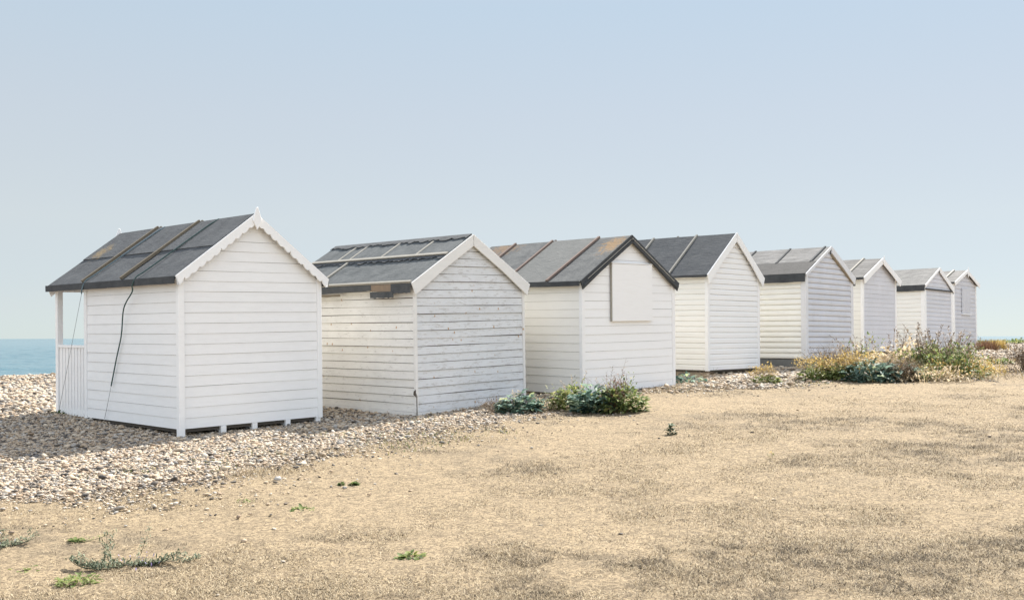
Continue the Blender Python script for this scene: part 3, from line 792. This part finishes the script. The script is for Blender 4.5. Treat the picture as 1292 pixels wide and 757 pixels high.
# near shingle: 7..17 m
def kn(lo, hi, dens_edge=1.0):
    def f(X, Y):
        s_ = shingle_side(X, Y)
        pr = np.clip((s_ + .75) / 1.7, 0, 1) ** 1.5
        return (Y >= lo) & (Y < hi) & (rng.uniform(0, 1, len(X)) < pr) & ~inside_hut(X, Y)
    return f
X, Y = scatter(900000, -13, 4, 7, 17, kn(7, 17))
V_, F_, T_ = stones(X, Y, rng.lognormal(math.log(.0205), .5, len(X)).clip(.012, .10), ICO_V, ICO_F); parts.append((V_, F_, T_))
print('near stones', len(X))
X, Y = scatter(420000, -18, 10, 17, 27, kn(17, 27))
V_, F_, T_ = stones(X, Y, rng.lognormal(math.log(.045), .42, len(X)).clip(.03, .15), ICO_V, ICO_F); parts.append((V_, F_, T_)); print(len(X))
X, Y = scatter(420000, -22, 34, 27, 60, lambda X, Y: kn(27, 60)(X, Y) & ((X > 10) | (X < -6)))
V_, F_, T_ = stones(X, Y, rng.lognormal(math.log(.062), .4, len(X)).clip(.03, .14), ICO_V, ICO_F); parts.append((V_, F_, T_)); print(len(X))
# strays on the grass close to the edge and further out
X, Y = scatter(90000, -10, 20, 6, 26, lambda X, Y: (shingle_side(X, Y) < .1) & (rng.uniform(0, 1, len(X)) < np.exp(np.minimum(shingle_side(X, Y), 0) * 1.5) * .8 + .0022))
V_, F_, T_ = stones(X, Y, rng.lognormal(math.log(.028), .4, len(X)).clip(.014, .055), ICO_V, ICO_F, .3); parts.append((V_, F_, T_)); print('strays', len(X))
off = 0; VV = []; FF = []; TT = []
for V_, F_, T_ in parts: VV.append(V_); FF.append(F_ + off); TT.append(T_); off += len(V_)
STONE = mat_tone('flint_pebbles', [(0, (.03, .03, .032)), (.13, (.08, .066, .055)), (.18, (.30, .21, .135)), (.42, (.50, .385, .265)), (.68, (.58, .49, .375)), (.82, (.42, .385, .34)), (.88, (.10, .098, .10)), (1, (.60, .565, .51))], .75, 0, True, .35)
tag(np_mesh('shingle', np.concatenate(VV), None, np.concatenate(FF), STONE, np.concatenate(TT), smooth=False), 'loose tan and grey flint pebbles of the beach', 'shingle', kind='stuff')

# ------------------------------------------------------------------ dry turf (uncountable straws)
def straws(X, Y, ln, wd, tone, lean):
    n_ = len(X); Z = height(X, Y); th = rng.uniform(0, 6.283, n_)
    up = np.cos(lean) * ln; out = np.sin(lean) * ln
    dx, dy = np.cos(th), np.sin(th); px_, py_ = -dy * wd / 2, dx * wd / 2
    cv = rng.uniform(.3, .7, n_)
    mx_, my_, mz_ = X + dx * out * .45, Y + dy * out * .45, Z + up * .62
    tx_, ty_, tz_ = X + dx * out, Y + dy * out, Z + up * (1 - .25 * cv)
    V_ = np.stack([np.c_[X - px_, Y - py_, Z - .003], np.c_[X + px_, Y + py_, Z - .003], np.c_[mx_ - px_ * .8, my_ - py_ * .8, mz_], np.c_[mx_ + px_ * .8, my_ + py_ * .8, mz_], np.c_[tx_, ty_, tz_]], 1).reshape(-1, 3)
    b_ = np.arange(n_) * 5
    return V_, np.c_[b_, b_ + 1, b_ + 3, b_ + 2], np.c_[b_ + 2, b_ + 3, b_ + 4], np.repeat(tone, 5)
u = rng.uniform(0, 1, 1500000); Y = 5.2 * (29 / 5.2) ** u; X = rng.uniform(-1, 1, len(Y)) * (.54 * Y + .8)
s_ = shingle_side(X, Y); dkp = dark_patch(X, Y)
clump = fbm(X, Y, 1.6, 31, 5); bare = np.clip(np.abs(s_ + 2.0 + 1.5 * (fbm(X, Y, .5, 41, 3) - .5)) / 1.9, .12, 1) ** 1.5
pr = np.clip(.5 + .6 * dkp + 3.4 * (clump - .5), .10, 1) * bare * np.clip(.55 - s_ * 2.5, 0, 1)
k = rng.uniform(0, 1, len(X)) < pr; X, Y, dkp, s_ = X[k], Y[k], dkp[k], s_[k]
ln = rng.uniform(.018, .05, len(X)) * (1 + .5 * dkp); wd = .0026 * (1 + Y * .045)
tone = np.clip(rng.beta(1.3, 1.0, len(X)) * 1.05 - .06 - .5 * dkp * rng.uniform(0, 1, len(X)), 0, 1)
print('straws', len(X))
V_, F4_, F3_, T_ = straws(X, Y, ln, wd, tone, np.minimum(rng.normal(1.32, .22, len(X)), 1.54))
STRAW = mat_tone('dry_straw', [(0, (.035, .03, .024)), (.25, (.13, .10, .07)), (.5, (.33, .262, .17)), (.8, (.48, .395, .265)), (1, (.60, .51, .37))], .8, .15, False, .2)
tag(np_mesh('dry_turf', V_, F4_, F3_, STRAW, T_), 'short trampled dead grass covering the foreground', 'dry grass', kind='stuff')

# sparse green weeds between the pebbles
X, Y = scatter(60000, -9, 16, 8, 25, lambda X, Y: (np.abs(shingle_side(X, Y) - .3) < 1.0) & (fbm(X, Y, .9, 77, 3) > .60))
V_, F4_, F3_, T_ = straws(X, Y, rng.uniform(.03, .08, len(X)), np.full(len(X), .008), rng.uniform(0, 1, len(X)), rng.uniform(.2, 1.3, len(X)))
WEEDM = mat_tone('low_weed_green', [(0, (.06, .09, .03)), (.5, (.15, .19, .06)), (.8, (.30, .28, .10)), (1, (.42, .34, .15))], .7, .25)
tag(np_mesh('shingle_weeds', V_, F4_, F3_, WEEDM, T_), 'thin green weeds sprouting along the edge of the shingle', 'weeds', kind='stuff')
# dead grass fringe by the third hut and along the shrubs
XX = []; YY = []
for (px, py, rx, ry, nn) in ((870, 489, 1.1, .5, 2600), (835, 493, .6, .4, 1200), (1225, 468, 1.4, 1.2, 2500), (1010, 478, 1.6, .6, 1400), (1170, 476, 2.6, .8, 2600), (1248, 452, 2.5, 2.5, 1500), (600, 515, .9, .4, 500), (325, 598, .5, .3, 700), (395, 573, .5, .3, 500)):
    c = ray(px, py); XX.append(c.x + rng.normal(0, rx * .5, nn)); YY.append(c.y + rng.normal(0, ry * .6, nn))
X = np.concatenate(XX); Y = np.concatenate(YY)
V_, F4_, F3_, T_ = straws(X, Y, rng.uniform(.03, .12, len(X)), np.full(len(X), .005), rng.beta(2, 1.5, len(X)), rng.uniform(.4, 1.5, len(X)))
tag(np_mesh('dead_grass_fringe', V_, F4_, F3_, STRAW, T_), 'longer dead grass growing along the foot of the huts', 'dry grass', kind='stuff')

# ------------------------------------------------------------------ plants
PAL = {
 'kale': [(0, (.05, .095, .08)), (.4, (.14, .22, .18)), (.75, (.27, .37, .29)), (.9, (.38, .42, .22)), (1, (.40, .38, .18))],
 'green': [(0, (.05, .08, .03)), (.4, (.13, .18, .06)), (.8, (.27, .31, .11)), (1, (.46, .42, .16))],
 'yellow': [(0, (.16, .12, .05)), (.4, (.38, .27, .09)), (.8, (.55, .40, .14)), (1, (.62, .50, .25))],
 'brown': [(0, (.10, .07, .05)), (.5, (.22, .16, .11)), (1, (.36, .27, .18))],
 'rust': [(0, (.12, .06, .04)), (.5, (.25, .14, .08)), (1, (.36, .22, .12))],
 'straw': [(0, (.25, .19, .11)), (.5, (.48, .38, .24)), (1, (.68, .58, .42))],
 'silver': [(0, (.05, .065, .04)), (.5, (.12, .15, .09)), (.9, (.24, .26, .17)), (1, (.28, .22, .45))],
}
PM = {k: mat_tone(k + '_foliage', s, .65, .42 if k in ('green', 'kale', 'yellow', 'straw') else .1, False, .3) for k, s in PAL.items()}

class PB:
    def __init__(s): s.v = []; s.q = []; s.t = []; s.n = 0
    def grid(s, G, tone):
        a, b_ = G.shape[:2]; i, j = np.meshgrid(np.arange(a - 1), np.arange(b_ - 1), indexing='ij'); k = (i * b_ + j).ravel() + s.n
        s.v.append(G.reshape(-1, 3)); s.q.append(np.stack([k, k + 1, k + b_ + 1, k + b_], -1)); s.t.append(np.full(a * b_, tone)); s.n += a * b_
    def build(s, name, pal, parent, smooth=True):
        return np_mesh(name, np.concatenate(s.v), np.concatenate(s.q), None, PM[pal], np.concatenate(s.t), smooth, parent)
def frame(d):
    d = d / np.linalg.norm(d); r_ = np.cross(d, [0, 0, 1]);
    if np.linalg.norm(r_) < .05: r_ = np.array([1., 0, 0])
    r_ /= np.linalg.norm(r_); return d, r_, np.cross(r_, d)
def leaf(pb, p, d, L, W, tone, ruffle=.0, droop=.5, nl=5, nw=3):
    d, r_, u_ = frame(np.array(d)); ph = rng.uniform(0, 6)
    t = np.linspace(0, 1, nl)[:, None]; w = np.linspace(-1, 1, nw)[None, :]
    prof = np.sin(np.pi * np.clip(t * .92 + .06, 0, 1)) ** .7
    c = p + d * 0
    pos = c[None, None] + d * (t * L)[..., None] + r_ * (w * W / 2 * prof)[..., None] + u_ * (-droop * L * t ** 2 + .25 * W * np.abs(w) * prof + ruffle * W * np.sin(9 * t + ph + 2 * w) * np.abs(w))[..., None]
    pb.grid(pos, tone)
def stem(pb, pts, r_, tone):
    pts = np.array(pts, float); n_ = len(pts); k = 3; G = np.zeros((n_, k + 1, 3))
    for i in range(n_):
        d = pts[min(i + 1, n_ - 1)] - pts[max(i - 1, 0)]; d, a, b_ = frame(d)
        for j in range(k + 1):
            q = 2 * math.pi * j / k; G[i, j] = pts[i] + (a * math.cos(q) + b_ * math.sin(q)) * r_ * (1 - .6 * i / n_)
    pb.grid(G, tone)

def kale(pb, c, r_, h, n_, size=.13, lo=0, hi=.9, ruffle=.12):
    for _ in range(n_):
        a = rng.uniform(0, 6.283); q = math.sqrt(rng.uniform(0, 1)); z = rng.uniform(.05, 1) * h * math.sqrt(max(.05, 1 - q * q * .8))
        p = np.array([c[0] + math.cos(a) * q * r_, c[1] + math.sin(a) * q * r_ * .8, c[2] + z])
        d = (math.cos(a + rng.normal(0, .6)) * (.4 + q), math.sin(a + rng.normal(0, .6)) * (.4 + q), rng.uniform(.0, 1.1))
        s_ = size * rng.uniform(.6, 1.3); leaf(pb, p - np.array(d) * s_ * .4, d, s_, s_ * rng.uniform(.5, .8), rng.uniform(lo, hi), ruffle, rng.uniform(.1, .6))
def flakes(pb, c, r_, h, n_, size=.03, lo=0, hi=1, shell=.4):
    for _ in range(n_):
        v_ = rng.normal(0, 1, 3); v_ /= np.linalg.norm(v_); v_[2] = abs(v_[2]); q = rng.uniform(shell, 1) ** .6
        bmp = 1 + .22 * math.sin(v_[0] * 6 + c[0] * 9) + .18 * math.sin(v_[1] * 8 + c[1] * 5)
        p = np.array([c[0] + v_[0] * r_ * q * bmp, c[1] + v_[1] * r_ * q * .8, c[2] + v_[2] * h * q * bmp + .01])
        d = v_ + rng.normal(0, .6, 3); s_ = size * rng.uniform(.5, 1.5); leaf(pb, p, d, s_, s_ * .5, rng.uniform(lo, hi), 0, .2, 3, 2)
def twigs(pb, c, r_, h, n_, rad=.0025, lo=0, hi=1, spread=1.0):
    for _ in range(n_):
        a = rng.uniform(0, 6.283); q = rng.uniform(0, 1) ** .6 * spread; L = h * rng.uniform(.6, 1.1)
        p = np.array([c[0] + rng.normal(0, r_ * .15), c[1] + rng.normal(0, r_ * .15), c[2]]); pts = [p]
        for i in range(1, 5):
            t = i / 4; pts.append(p + np.array([math.cos(a) * r_ * q * t + rng.normal(0, .012), math.sin(a) * r_ * q * t + rng.normal(0, .012), L * (t - .15 * q * t * t)]))
        stem(pb, pts, rad, rng.uniform(lo, hi))
        for _k in range(3):
            b_ = pts[rng.integers(2, 5)]; stem(pb, [b_, b_ + np.array([rng.normal(0, .05), rng.normal(0, .05), rng.uniform(.02, .09)])], rad * .7, rng.uniform(lo, hi))
def seedstalks(pb, c, r_, h, n_, rad=.003, pod=.014, lo=0, hi=1, dens=18, lean=(0, 0)):
    for _ in range(n_):
        p = np.array([c[0] + rng.normal(0, r_ * .4), c[1] + rng.normal(0, r_ * .4), c[2]]); L = h * rng.uniform(.6, 1.1); a = rng.uniform(0, 6.283); q = r_ * rng.uniform(.1, .8)
        pts = [p + np.array([(math.cos(a) * q + lean[0] * L) * t ** 1.6, (math.sin(a) * q + lean[1] * L) * t ** 1.6, L * t]) for t in np.linspace(0, 1, 6)]
        tn = rng.uniform(lo, hi); stem(pb, pts, rad, tn)
        for _k in range(dens):
            t = rng.uniform(.45, 1); i = min(4, int(t * 5)); b_ = pts[i] + (pts[i + 1] - pts[i]) * (t * 5 - i)
            d = np.array([rng.normal(0, 1), rng.normal(0, 1), rng.uniform(0, 1.2)]); e_ = b_ + d * .022
            stem(pb, [b_, e_], rad * .5, tn); leaf(pb, e_, d, pod * rng.uniform(.8, 1.8), pod * .8, rng.uniform(lo, hi), 0, 0, 3, 2)
def blades(pb, c, r_, h, n_, w=.006, lo=0, hi=1, lean=(0, 0), arch=.5):
    for _ in range(n_):
        p = np.array([c[0] + rng.normal(0, r_ * .35), c[1] + rng.normal(0, r_ * .35), c[2] - .01]); a = rng.uniform(0, 6.283); L = h * rng.uniform(.45, 1.1); q = rng.uniform(.1, 1) * arch
        t = np.linspace(0, 1, 5)[:, None]
        ctr = p + np.concatenate([(math.cos(a) * q + lean[0]) * L * t ** 1.7, (math.sin(a) * q + lean[1]) * L * t ** 1.7, L * (t - .35 * q * t ** 2)], 1)
        s_ = np.array([-math.sin(a), math.cos(a), 0]) * w / 2; k = np.concatenate([1 - .85 * t ** 2], 1)
        pb.grid(np.stack([ctr - s_ * k, ctr + s_ * k], 1), rng.uniform(lo, hi))

def plant(name, px, py, label, cat, recipe, group=None, dx=0, dy=0):
    c = ray(px, py); c.x += dx; c.y += dy; c.z = float(height(c.x, c.y)) - .01
    root = empty(name, loc=c); tag(root, label, cat, group)
    for part, pal, fns in recipe:
        pb = PB()
        for fn, args, kw in fns:
            o = kw.pop('at', (0, 0, 0)); fn(pb, o, *args, **kw)
        pb.build(part, pal, root)
    return root
z3 = (0, 0, 0)
K = lambda fn, *a, **kw: (fn, a, kw)
# by hut 2's right corner
plant('sea_kale', 656, 520, 'blue green sea kale with a dry stalk at the corner of the shabby hut', 'plant', [
  ('leaves', 'kale', [K(kale, .38, .32, 230, size=.12)]),
  ('dry_stalks', 'brown', [K(twigs, .35, .22, 60, at=(-.32, .1, 0)), K(flakes, .3, .2, 260, at=(-.34, .1, 0))]),
  ('flower_stems', 'straw', [K(seedstalks, .2, .45, 4, at=(-.1, 0, 0), dens=22, pod=.02), K(flakes, .22, .22, 300, at=(.36, -.02, 0), size=.035)])])
plant('low_shrub', 722, 516, 'bright green leafy clump with yellow seed stalks before the panelled hut', 'plant', [
  ('leaves', 'green', [K(kale, .36, .38, 300, size=.09, lo=.3, hi=1), K(flakes, .40, .4, 700, size=.04, lo=.3)]),
  ('seed_stems', 'straw', [K(seedstalks, .35, .62, 8, dens=20, pod=.018, at=(.15, .1, 0))])])
plant('sea_kale', 750, 520, 'blue green sea kale between two leafier bushes in front of the third hut', 'plant', [
  ('leaves', 'kale', [K(kale, .42, .44, 330, size=.13)]),
  ('dry_stalks', 'brown', [K(twigs, .3, .5, 14, at=(-.05, .1, 0))])])
plant('low_shrub', 784, 520, 'tallest bush before the panelled hut, dark green with rust brown tips', 'shrub', [
  ('leaves', 'green', [K(kale, .42, .45, 320, size=.10, lo=0, hi=.9), K(flakes, .4, .5, 600, size=.045, lo=.2)]),
  ('dead_leaves', 'rust', [K(flakes, .27, .52, 750, size=.04, at=(-.08, .08, 0)), K(twigs, .25, .55, 40, at=(-.08, .05, 0))]),
  ('seed_stems', 'brown', [K(seedstalks, .25, .80, 6, dens=16, pod=.016, at=(-.12, .05, 0))])])
plant('sea_kale', 868, 484, 'small grey green plant in the shade between the third and fourth huts', 'plant', [
  ('leaves', 'kale', [K(kale, .4, .2, 110, size=.1)]), ('dry_stalks', 'brown', [K(twigs, .4, .25, 30, at=(.3, .2, 0))])])
plant('low_shrub', 967, 484, 'small ochre topped bush standing alone on the shingle by the fourth hut', 'shrub', [
  ('leaves', 'green', [K(kale, .28, .2, 120, size=.08, lo=.2)]), ('ochre_foliage', 'yellow', [K(flakes, .3, .2, 600, size=.035, at=(-.02, .05, .16))]), ('twigs', 'brown', [K(twigs, .28, .3, 24)])])
plant('low_shrub', 1033, 480, 'ochre topped bush with pale green leaves below, left of the pair by the grey plinth', 'shrub', [
  ('leaves', 'green', [K(kale, .42, .32, 220, size=.10, lo=.4)]), ('ochre_foliage', 'yellow', [K(flakes, .4, .24, 700, size=.04, at=(-.1, .1, .24))]), ('twigs', 'brown', [K(twigs, .35, .35, 30)])])
plant('low_shrub', 1061, 480, 'golden domed bush with green base, right of the pair by the grey plinth', 'shrub', [
  ('leaves', 'green', [K(kale, .42, .34, 220, size=.10, lo=.2)]), ('golden_foliage', 'yellow', [K(flakes, .44, .36, 1400, size=.04, at=(.1, .1, .20))]), ('twigs', 'brown', [K(twigs, .35, .4, 30)])])
plant('dry_bush', 1050, 470, 'brown skeletal bush of bare twigs against the corner of the fifth hut', 'shrub', [
  ('twigs', 'brown', [K(twigs, .6, .55, 130, rad=.004), K(twigs, .4, .55, 60, rad=.004, at=(.35, .1, 0))]), ('dead_foliage', 'brown', [K(flakes, .55, .62, 700, size=.03, shell=.75)]), ('leaves', 'green', [K(flakes, .5, .34, 500, size=.04, at=(-.2, -.1, 0))])])
plant('sea_kale', 1100, 481, 'large blue green sea kale mound on the grass edge, widest of the leafy plants', 'plant', [
  ('leaves', 'kale', [K(kale, .62, .42, 420, size=.14, lo=0, hi=.85), K(kale, .5, .36, 200, size=.14, at=(.55, .1, 0), lo=0, hi=.75)]),
  ('flower_stems', 'yellow', [K(seedstalks, .45, .62, 12, dens=18, pod=.02, lo=.3), K(flakes, .35, .2, 420, size=.04, at=(-.1, 0, .38))])])
plant('climbing_weed', 1094, 462, 'dark straggling weed with yellow flowers leaning over the kale by the sixth hut', 'plant', [
  ('stems', 'brown', [K(seedstalks, .6, .7, 12, rad=.006, dens=14, pod=.04, lean=(-.3, 0))]), ('leaves', 'green', [K(flakes, .6, .7, 350, size=.06)]), ('flowers', 'yellow', [K(flakes, .6, .7, 60, size=.05, lo=.6, shell=.8)])])
plant('dry_bush', 1137, 481, 'rounded dark brown dead bush, right of the large sea kale mound', 'shrub', [
  ('twigs', 'brown', [K(twigs, .38, .42, 160, rad=.003)]), ('dead_leaves', 'brown', [K(flakes, .42, .42, 2200, size=.03)])])
plant('low_weed', 1158, 480, 'low bright green leafy weed at the foot of the tall dry grass', 'plant', [('leaves', 'green', [K(kale, .45, .22, 180, size=.09, lo=.2), K(kale, .35, .2, 90, size=.09, at=(.5, .1, 0), lo=.2)])])
plant('dry_grass_clump', 1136, 468, 'arching pale straw plumes leaning left in front of the sixth hut', 'grass clump', [
  ('blades', 'straw', [K(blades, .7, .62, 90, w=.016, lo=.45, lean=(-.8, -.1), arch=.9), K(flakes, .85, .62, 650, size=.11, lo=.55, shell=.2), K(blades, .9, .4, 300, w=.010, at=(.3, 0, 0), arch=.9)]), ('seed_stems', 'brown', [K(seedstalks, .5, .95, 9, rad=.005, dens=26, pod=.03)])])
plant('tall_weed', 1166, 470, 'tall green weed with dark seed heads, left of the two before the seventh hut', 'plant', [
  ('leaves', 'green', [K(flakes, .6, .58, 1500, size=.07, lo=.2)]), ('seed_stems', 'brown', [K(seedstalks, .5, 1.05, 22, rad=.005, dens=30, pod=.035)]), ('blades', 'straw', [K(flakes, .6, .5, 420, size=.08, lo=.4, shell=.1)])])
plant('tall_weed', 1194, 470, 'tall weed with brown seed heads, right of the two before the seventh hut', 'plant', [
  ('leaves', 'green', [K(flakes, .65, .52, 1500, size=.07, lo=.2)]), ('seed_stems', 'brown', [K(seedstalks, .6, .95, 24, rad=.005, dens=26, pod=.035)]), ('blades', 'straw', [K(flakes, .7, .45, 420, size=.08, lo=.4, shell=.1)])])
plant('low_shrub', 1208, 476, 'olive green shrub with golden grass growing through it, in front of the last hut', 'shrub', [
  ('leaves', 'green', [K(flakes, .75, .62, 1500, size=.075, lo=0, hi=.9, shell=.1)]), ('blades', 'yellow', [K(blades, .9, .5, 90, w=.012, lo=.3, arch=1.3), K(flakes, .9, .42, 900, size=.06, lo=.1, shell=.1)]), ('twigs', 'brown', [K(twigs, .6, .8, 50, rad=.004)])])
plant('dry_grass_clump', 1178, 480, 'golden straw tussock at the grass edge below the tall weeds', 'grass clump', [('blades', 'straw', [K(blades, .9, .30, 160, w=.010, arch=1.4), K(flakes, .9, .24, 700, size=.07, shell=.1), K(flakes, .6, .2, 300, size=.06, at=(-.8, 0, 0), shell=.1)])])
plant('dry_grass_clump', 1232, 470, 'golden brown grass clump at the right edge of the shrubs', 'grass clump', [('blades', 'yellow', [K(blades, .8, .40, 140, w=.012, lo=.2, arch=1.3), K(flakes, .8, .32, 700, size=.06, lo=.1, shell=.1)]), ('seed_stems', 'brown', [K(seedstalks, .4, .7, 8, rad=.004, pod=.03)])])
plant('tussock', 1243, 443, 'brown upright tussock beyond the last hut, left of the ochre one', 'grass clump', [('blades', 'rust', [K(blades, .5, .42, 500, w=.02)]), ('leaves', 'green', [K(flakes, .7, .2, 260, size=.07, at=(-.6, 0, 0))])])
plant('tussock', 1257, 442, 'rounded ochre tussock on the shingle crest near the right edge', 'grass clump', [('blades', 'yellow', [K(blades, .5, .42, 600, w=.02, arch=.3)]), ('dark_base', 'brown', [K(flakes, .4, .2, 300, size=.05)])])
plant('low_shrub', 1280, 434, 'low green scrub along the shingle crest at the far right', 'shrub', [('leaves', 'green', [K(flakes, 1.6, .22, 1400, size=.11), K(flakes, 1.2, .16, 700, size=.1, at=(-2.2, 0, 0)), K(flakes, 1.6, .2, 900, size=.1, at=(2.6, 1, 0))])])
plant('low_weed', 1257, 459, 'small green weed on the pink shingle, left of two', 'plant', [('leaves', 'green', [K(kale, .28, .14, 60, size=.09, lo=.2)])])
plant('low_weed', 1266, 459, 'small green weed with an orange edge on the pink shingle, right of two', 'plant', [('leaves', 'green', [K(kale, .28, .14, 60, size=.09, lo=.1)]), ('orange_leaves', 'yellow', [K(flakes, .15, .12, 40, size=.06, at=(.25, 0, 0))])])
plant('dry_bush', 1297, 468, 'brown rounded bush cut off by the right edge of the photo', 'shrub', [('twigs', 'brown', [K(twigs, .45, .6, 120, rad=.004)]), ('dead_leaves', 'brown', [K(flakes, .5, .62, 1200, size=.05)])])

# weeds in the foreground turf
def trail(pb, c, ang, L, n_, size, lo, hi, up=.08):
    """a stem creeping over the ground with leaves standing off it"""
    d = np.array([math.cos(ang), math.sin(ang), 0]); pts = [np.array([c[0], c[1], .015])]
    for i in range(8):
        ang += rng.normal(0, .22); d = np.array([math.cos(ang), math.sin(ang), 0]); p = pts[-1] + d * L / 8; p[2] = .012 + up * (i / 8) ** 2; pts.append(p)
    stem(pb, pts, .003, lo)
    for _ in range(n_):
        t = rng.uniform(0, 7.99); i = int(t); p = pts[i] + (pts[i + 1] - pts[i]) * (t - i)
        p = p + np.array([rng.normal(0, size * .5), rng.normal(0, size * .5), abs(rng.normal(0, size * .45))])
        leaf(pb, p, (rng.normal(0, 1), rng.normal(0, 1), rng.uniform(.1, 1.1)), size * rng.uniform(.6, 1.3), size * .38, rng.uniform(lo, hi), 0, .2, 4, 2)
w = plant('trailing_weed', 160, 715, 'grey green trailing weed with tiny violet flowers, sprawling in the left foreground', 'plant', [
  ('stems_and_leaves', 'silver', [K(trail, a, L, int(nn * 2.6), .030, 0, .92, up=u_ * 1.9, at=(x, y, 0)) for a, L, nn, u_, x, y in ((3.0, .48, 70, .04, -.02, -.04), (2.6, .42, 60, .08, 0, .02), (3.3, .45, 60, .03, -.12, -.1), (1.2, .28, 34, .14, .03, 0), (.35, .42, 60, .05, .08, .02), (.1, .36, 46, .04, .05, .0), (.5, .50, 60, .05, .12, .03), (1.9, .25, 30, .12, -.1, 0), (2.2, .3, 34, .11, -.22, .02), (-2.6, .4, 60, .03, -.2, -.06), (.25, .25, 40, .02, .42, .12), (3.0, .3, 40, .02, .3, .02))]),
  ('violet_flowers', 'silver', [K(flakes, .28, .06, 26, size=.018, lo=.97, hi=1, at=(.08, 0, .02))])])
w.scale = (.72, .9, 1.1)
plant('low_weed', 100, 736, 'pale green leafy tip of the trailing weed, lowest in the left foreground', 'plant', [('leaves', 'green', [K(kale, .16, .07, 130, size=.032, lo=.3)])])
plant('low_weed', 97, 684, 'small bright green rosette above the trailing weed on the left', 'plant', [('leaves', 'green', [K(kale, .07, .05, 34, size=.04, lo=0, hi=.7)]), ('stems_and_leaves', 'green', [K(trail, .0, .26, 34, .022, .1, .9)])])
plant('trailing_weed', 6, 690, 'grey green bushy weed cut off by the left edge of the photo', 'plant', [('leaves', 'silver', [K(trail, a, .26, 40, .03, 0, .95, up=.10) for a in (0, .7, 1.4, 2.2, 3.0, 4.2, 5.2)])])
plant('low_weed', 382, 643, 'flat green rosette in the dry turf below the first hut', 'plant', [('leaves', 'green', [K(kale, .12, .03, 40, size=.05, lo=.2, hi=.8)])])
plant('low_weed', 308, 632, 'tiny pale green tuft near the shingle edge', 'plant', [('leaves', 'green', [K(kale, .12, .025, 22, size=.035, lo=.5)])])
plant('low_weed', 439, 612, 'small dark green weed in two parts, on the bare turf right of the shingle', 'plant', [('leaves', 'green', [K(kale, .05, .04, 26, size=.05, lo=0, hi=.5, at=(.06, 0, 0)), K(kale, .04, .04, 16, size=.045, lo=0, hi=.6, at=(-.07, 0, 0))])])
plant('low_weed', 519, 704, 'pale green leafy weed alone in the middle of the foreground turf', 'plant', [('leaves', 'green', [K(kale, .11, .05, 46, size=.05, lo=.1, hi=.9)])])
plant('low_weed', 847, 549, 'single upright grey green weed standing in the turf below the third hut', 'plant', [('leaves', 'silver', [K(kale, .07, .17, 44, size=.055, lo=0, hi=.8)])])
plant('yellow_flower', 973, 579, 'single tiny yellow flower standing in the dry turf', 'flower', [('stem', 'green', [K(seedstalks, .02, .07, 2, rad=.002, dens=4)]), ('petals', 'yellow', [K(flakes, .018, .02, 24, size=.016, lo=.8, at=(0, 0, .06))])])
plant('low_weed', 33, 718, 'sparse pale green weed flat on the turf, left of the trailing weed', 'plant', [('leaves', 'green', [K(kale, .14, .025, 24, size=.04, lo=.4)])])
plant('low_weed', 78, 522, 'dark green weed growing against the foot of the porch', 'plant', [('leaves', 'green', [K(kale, .14, .07, 40, size=.05, lo=0, hi=.5)])], dy=-.1)
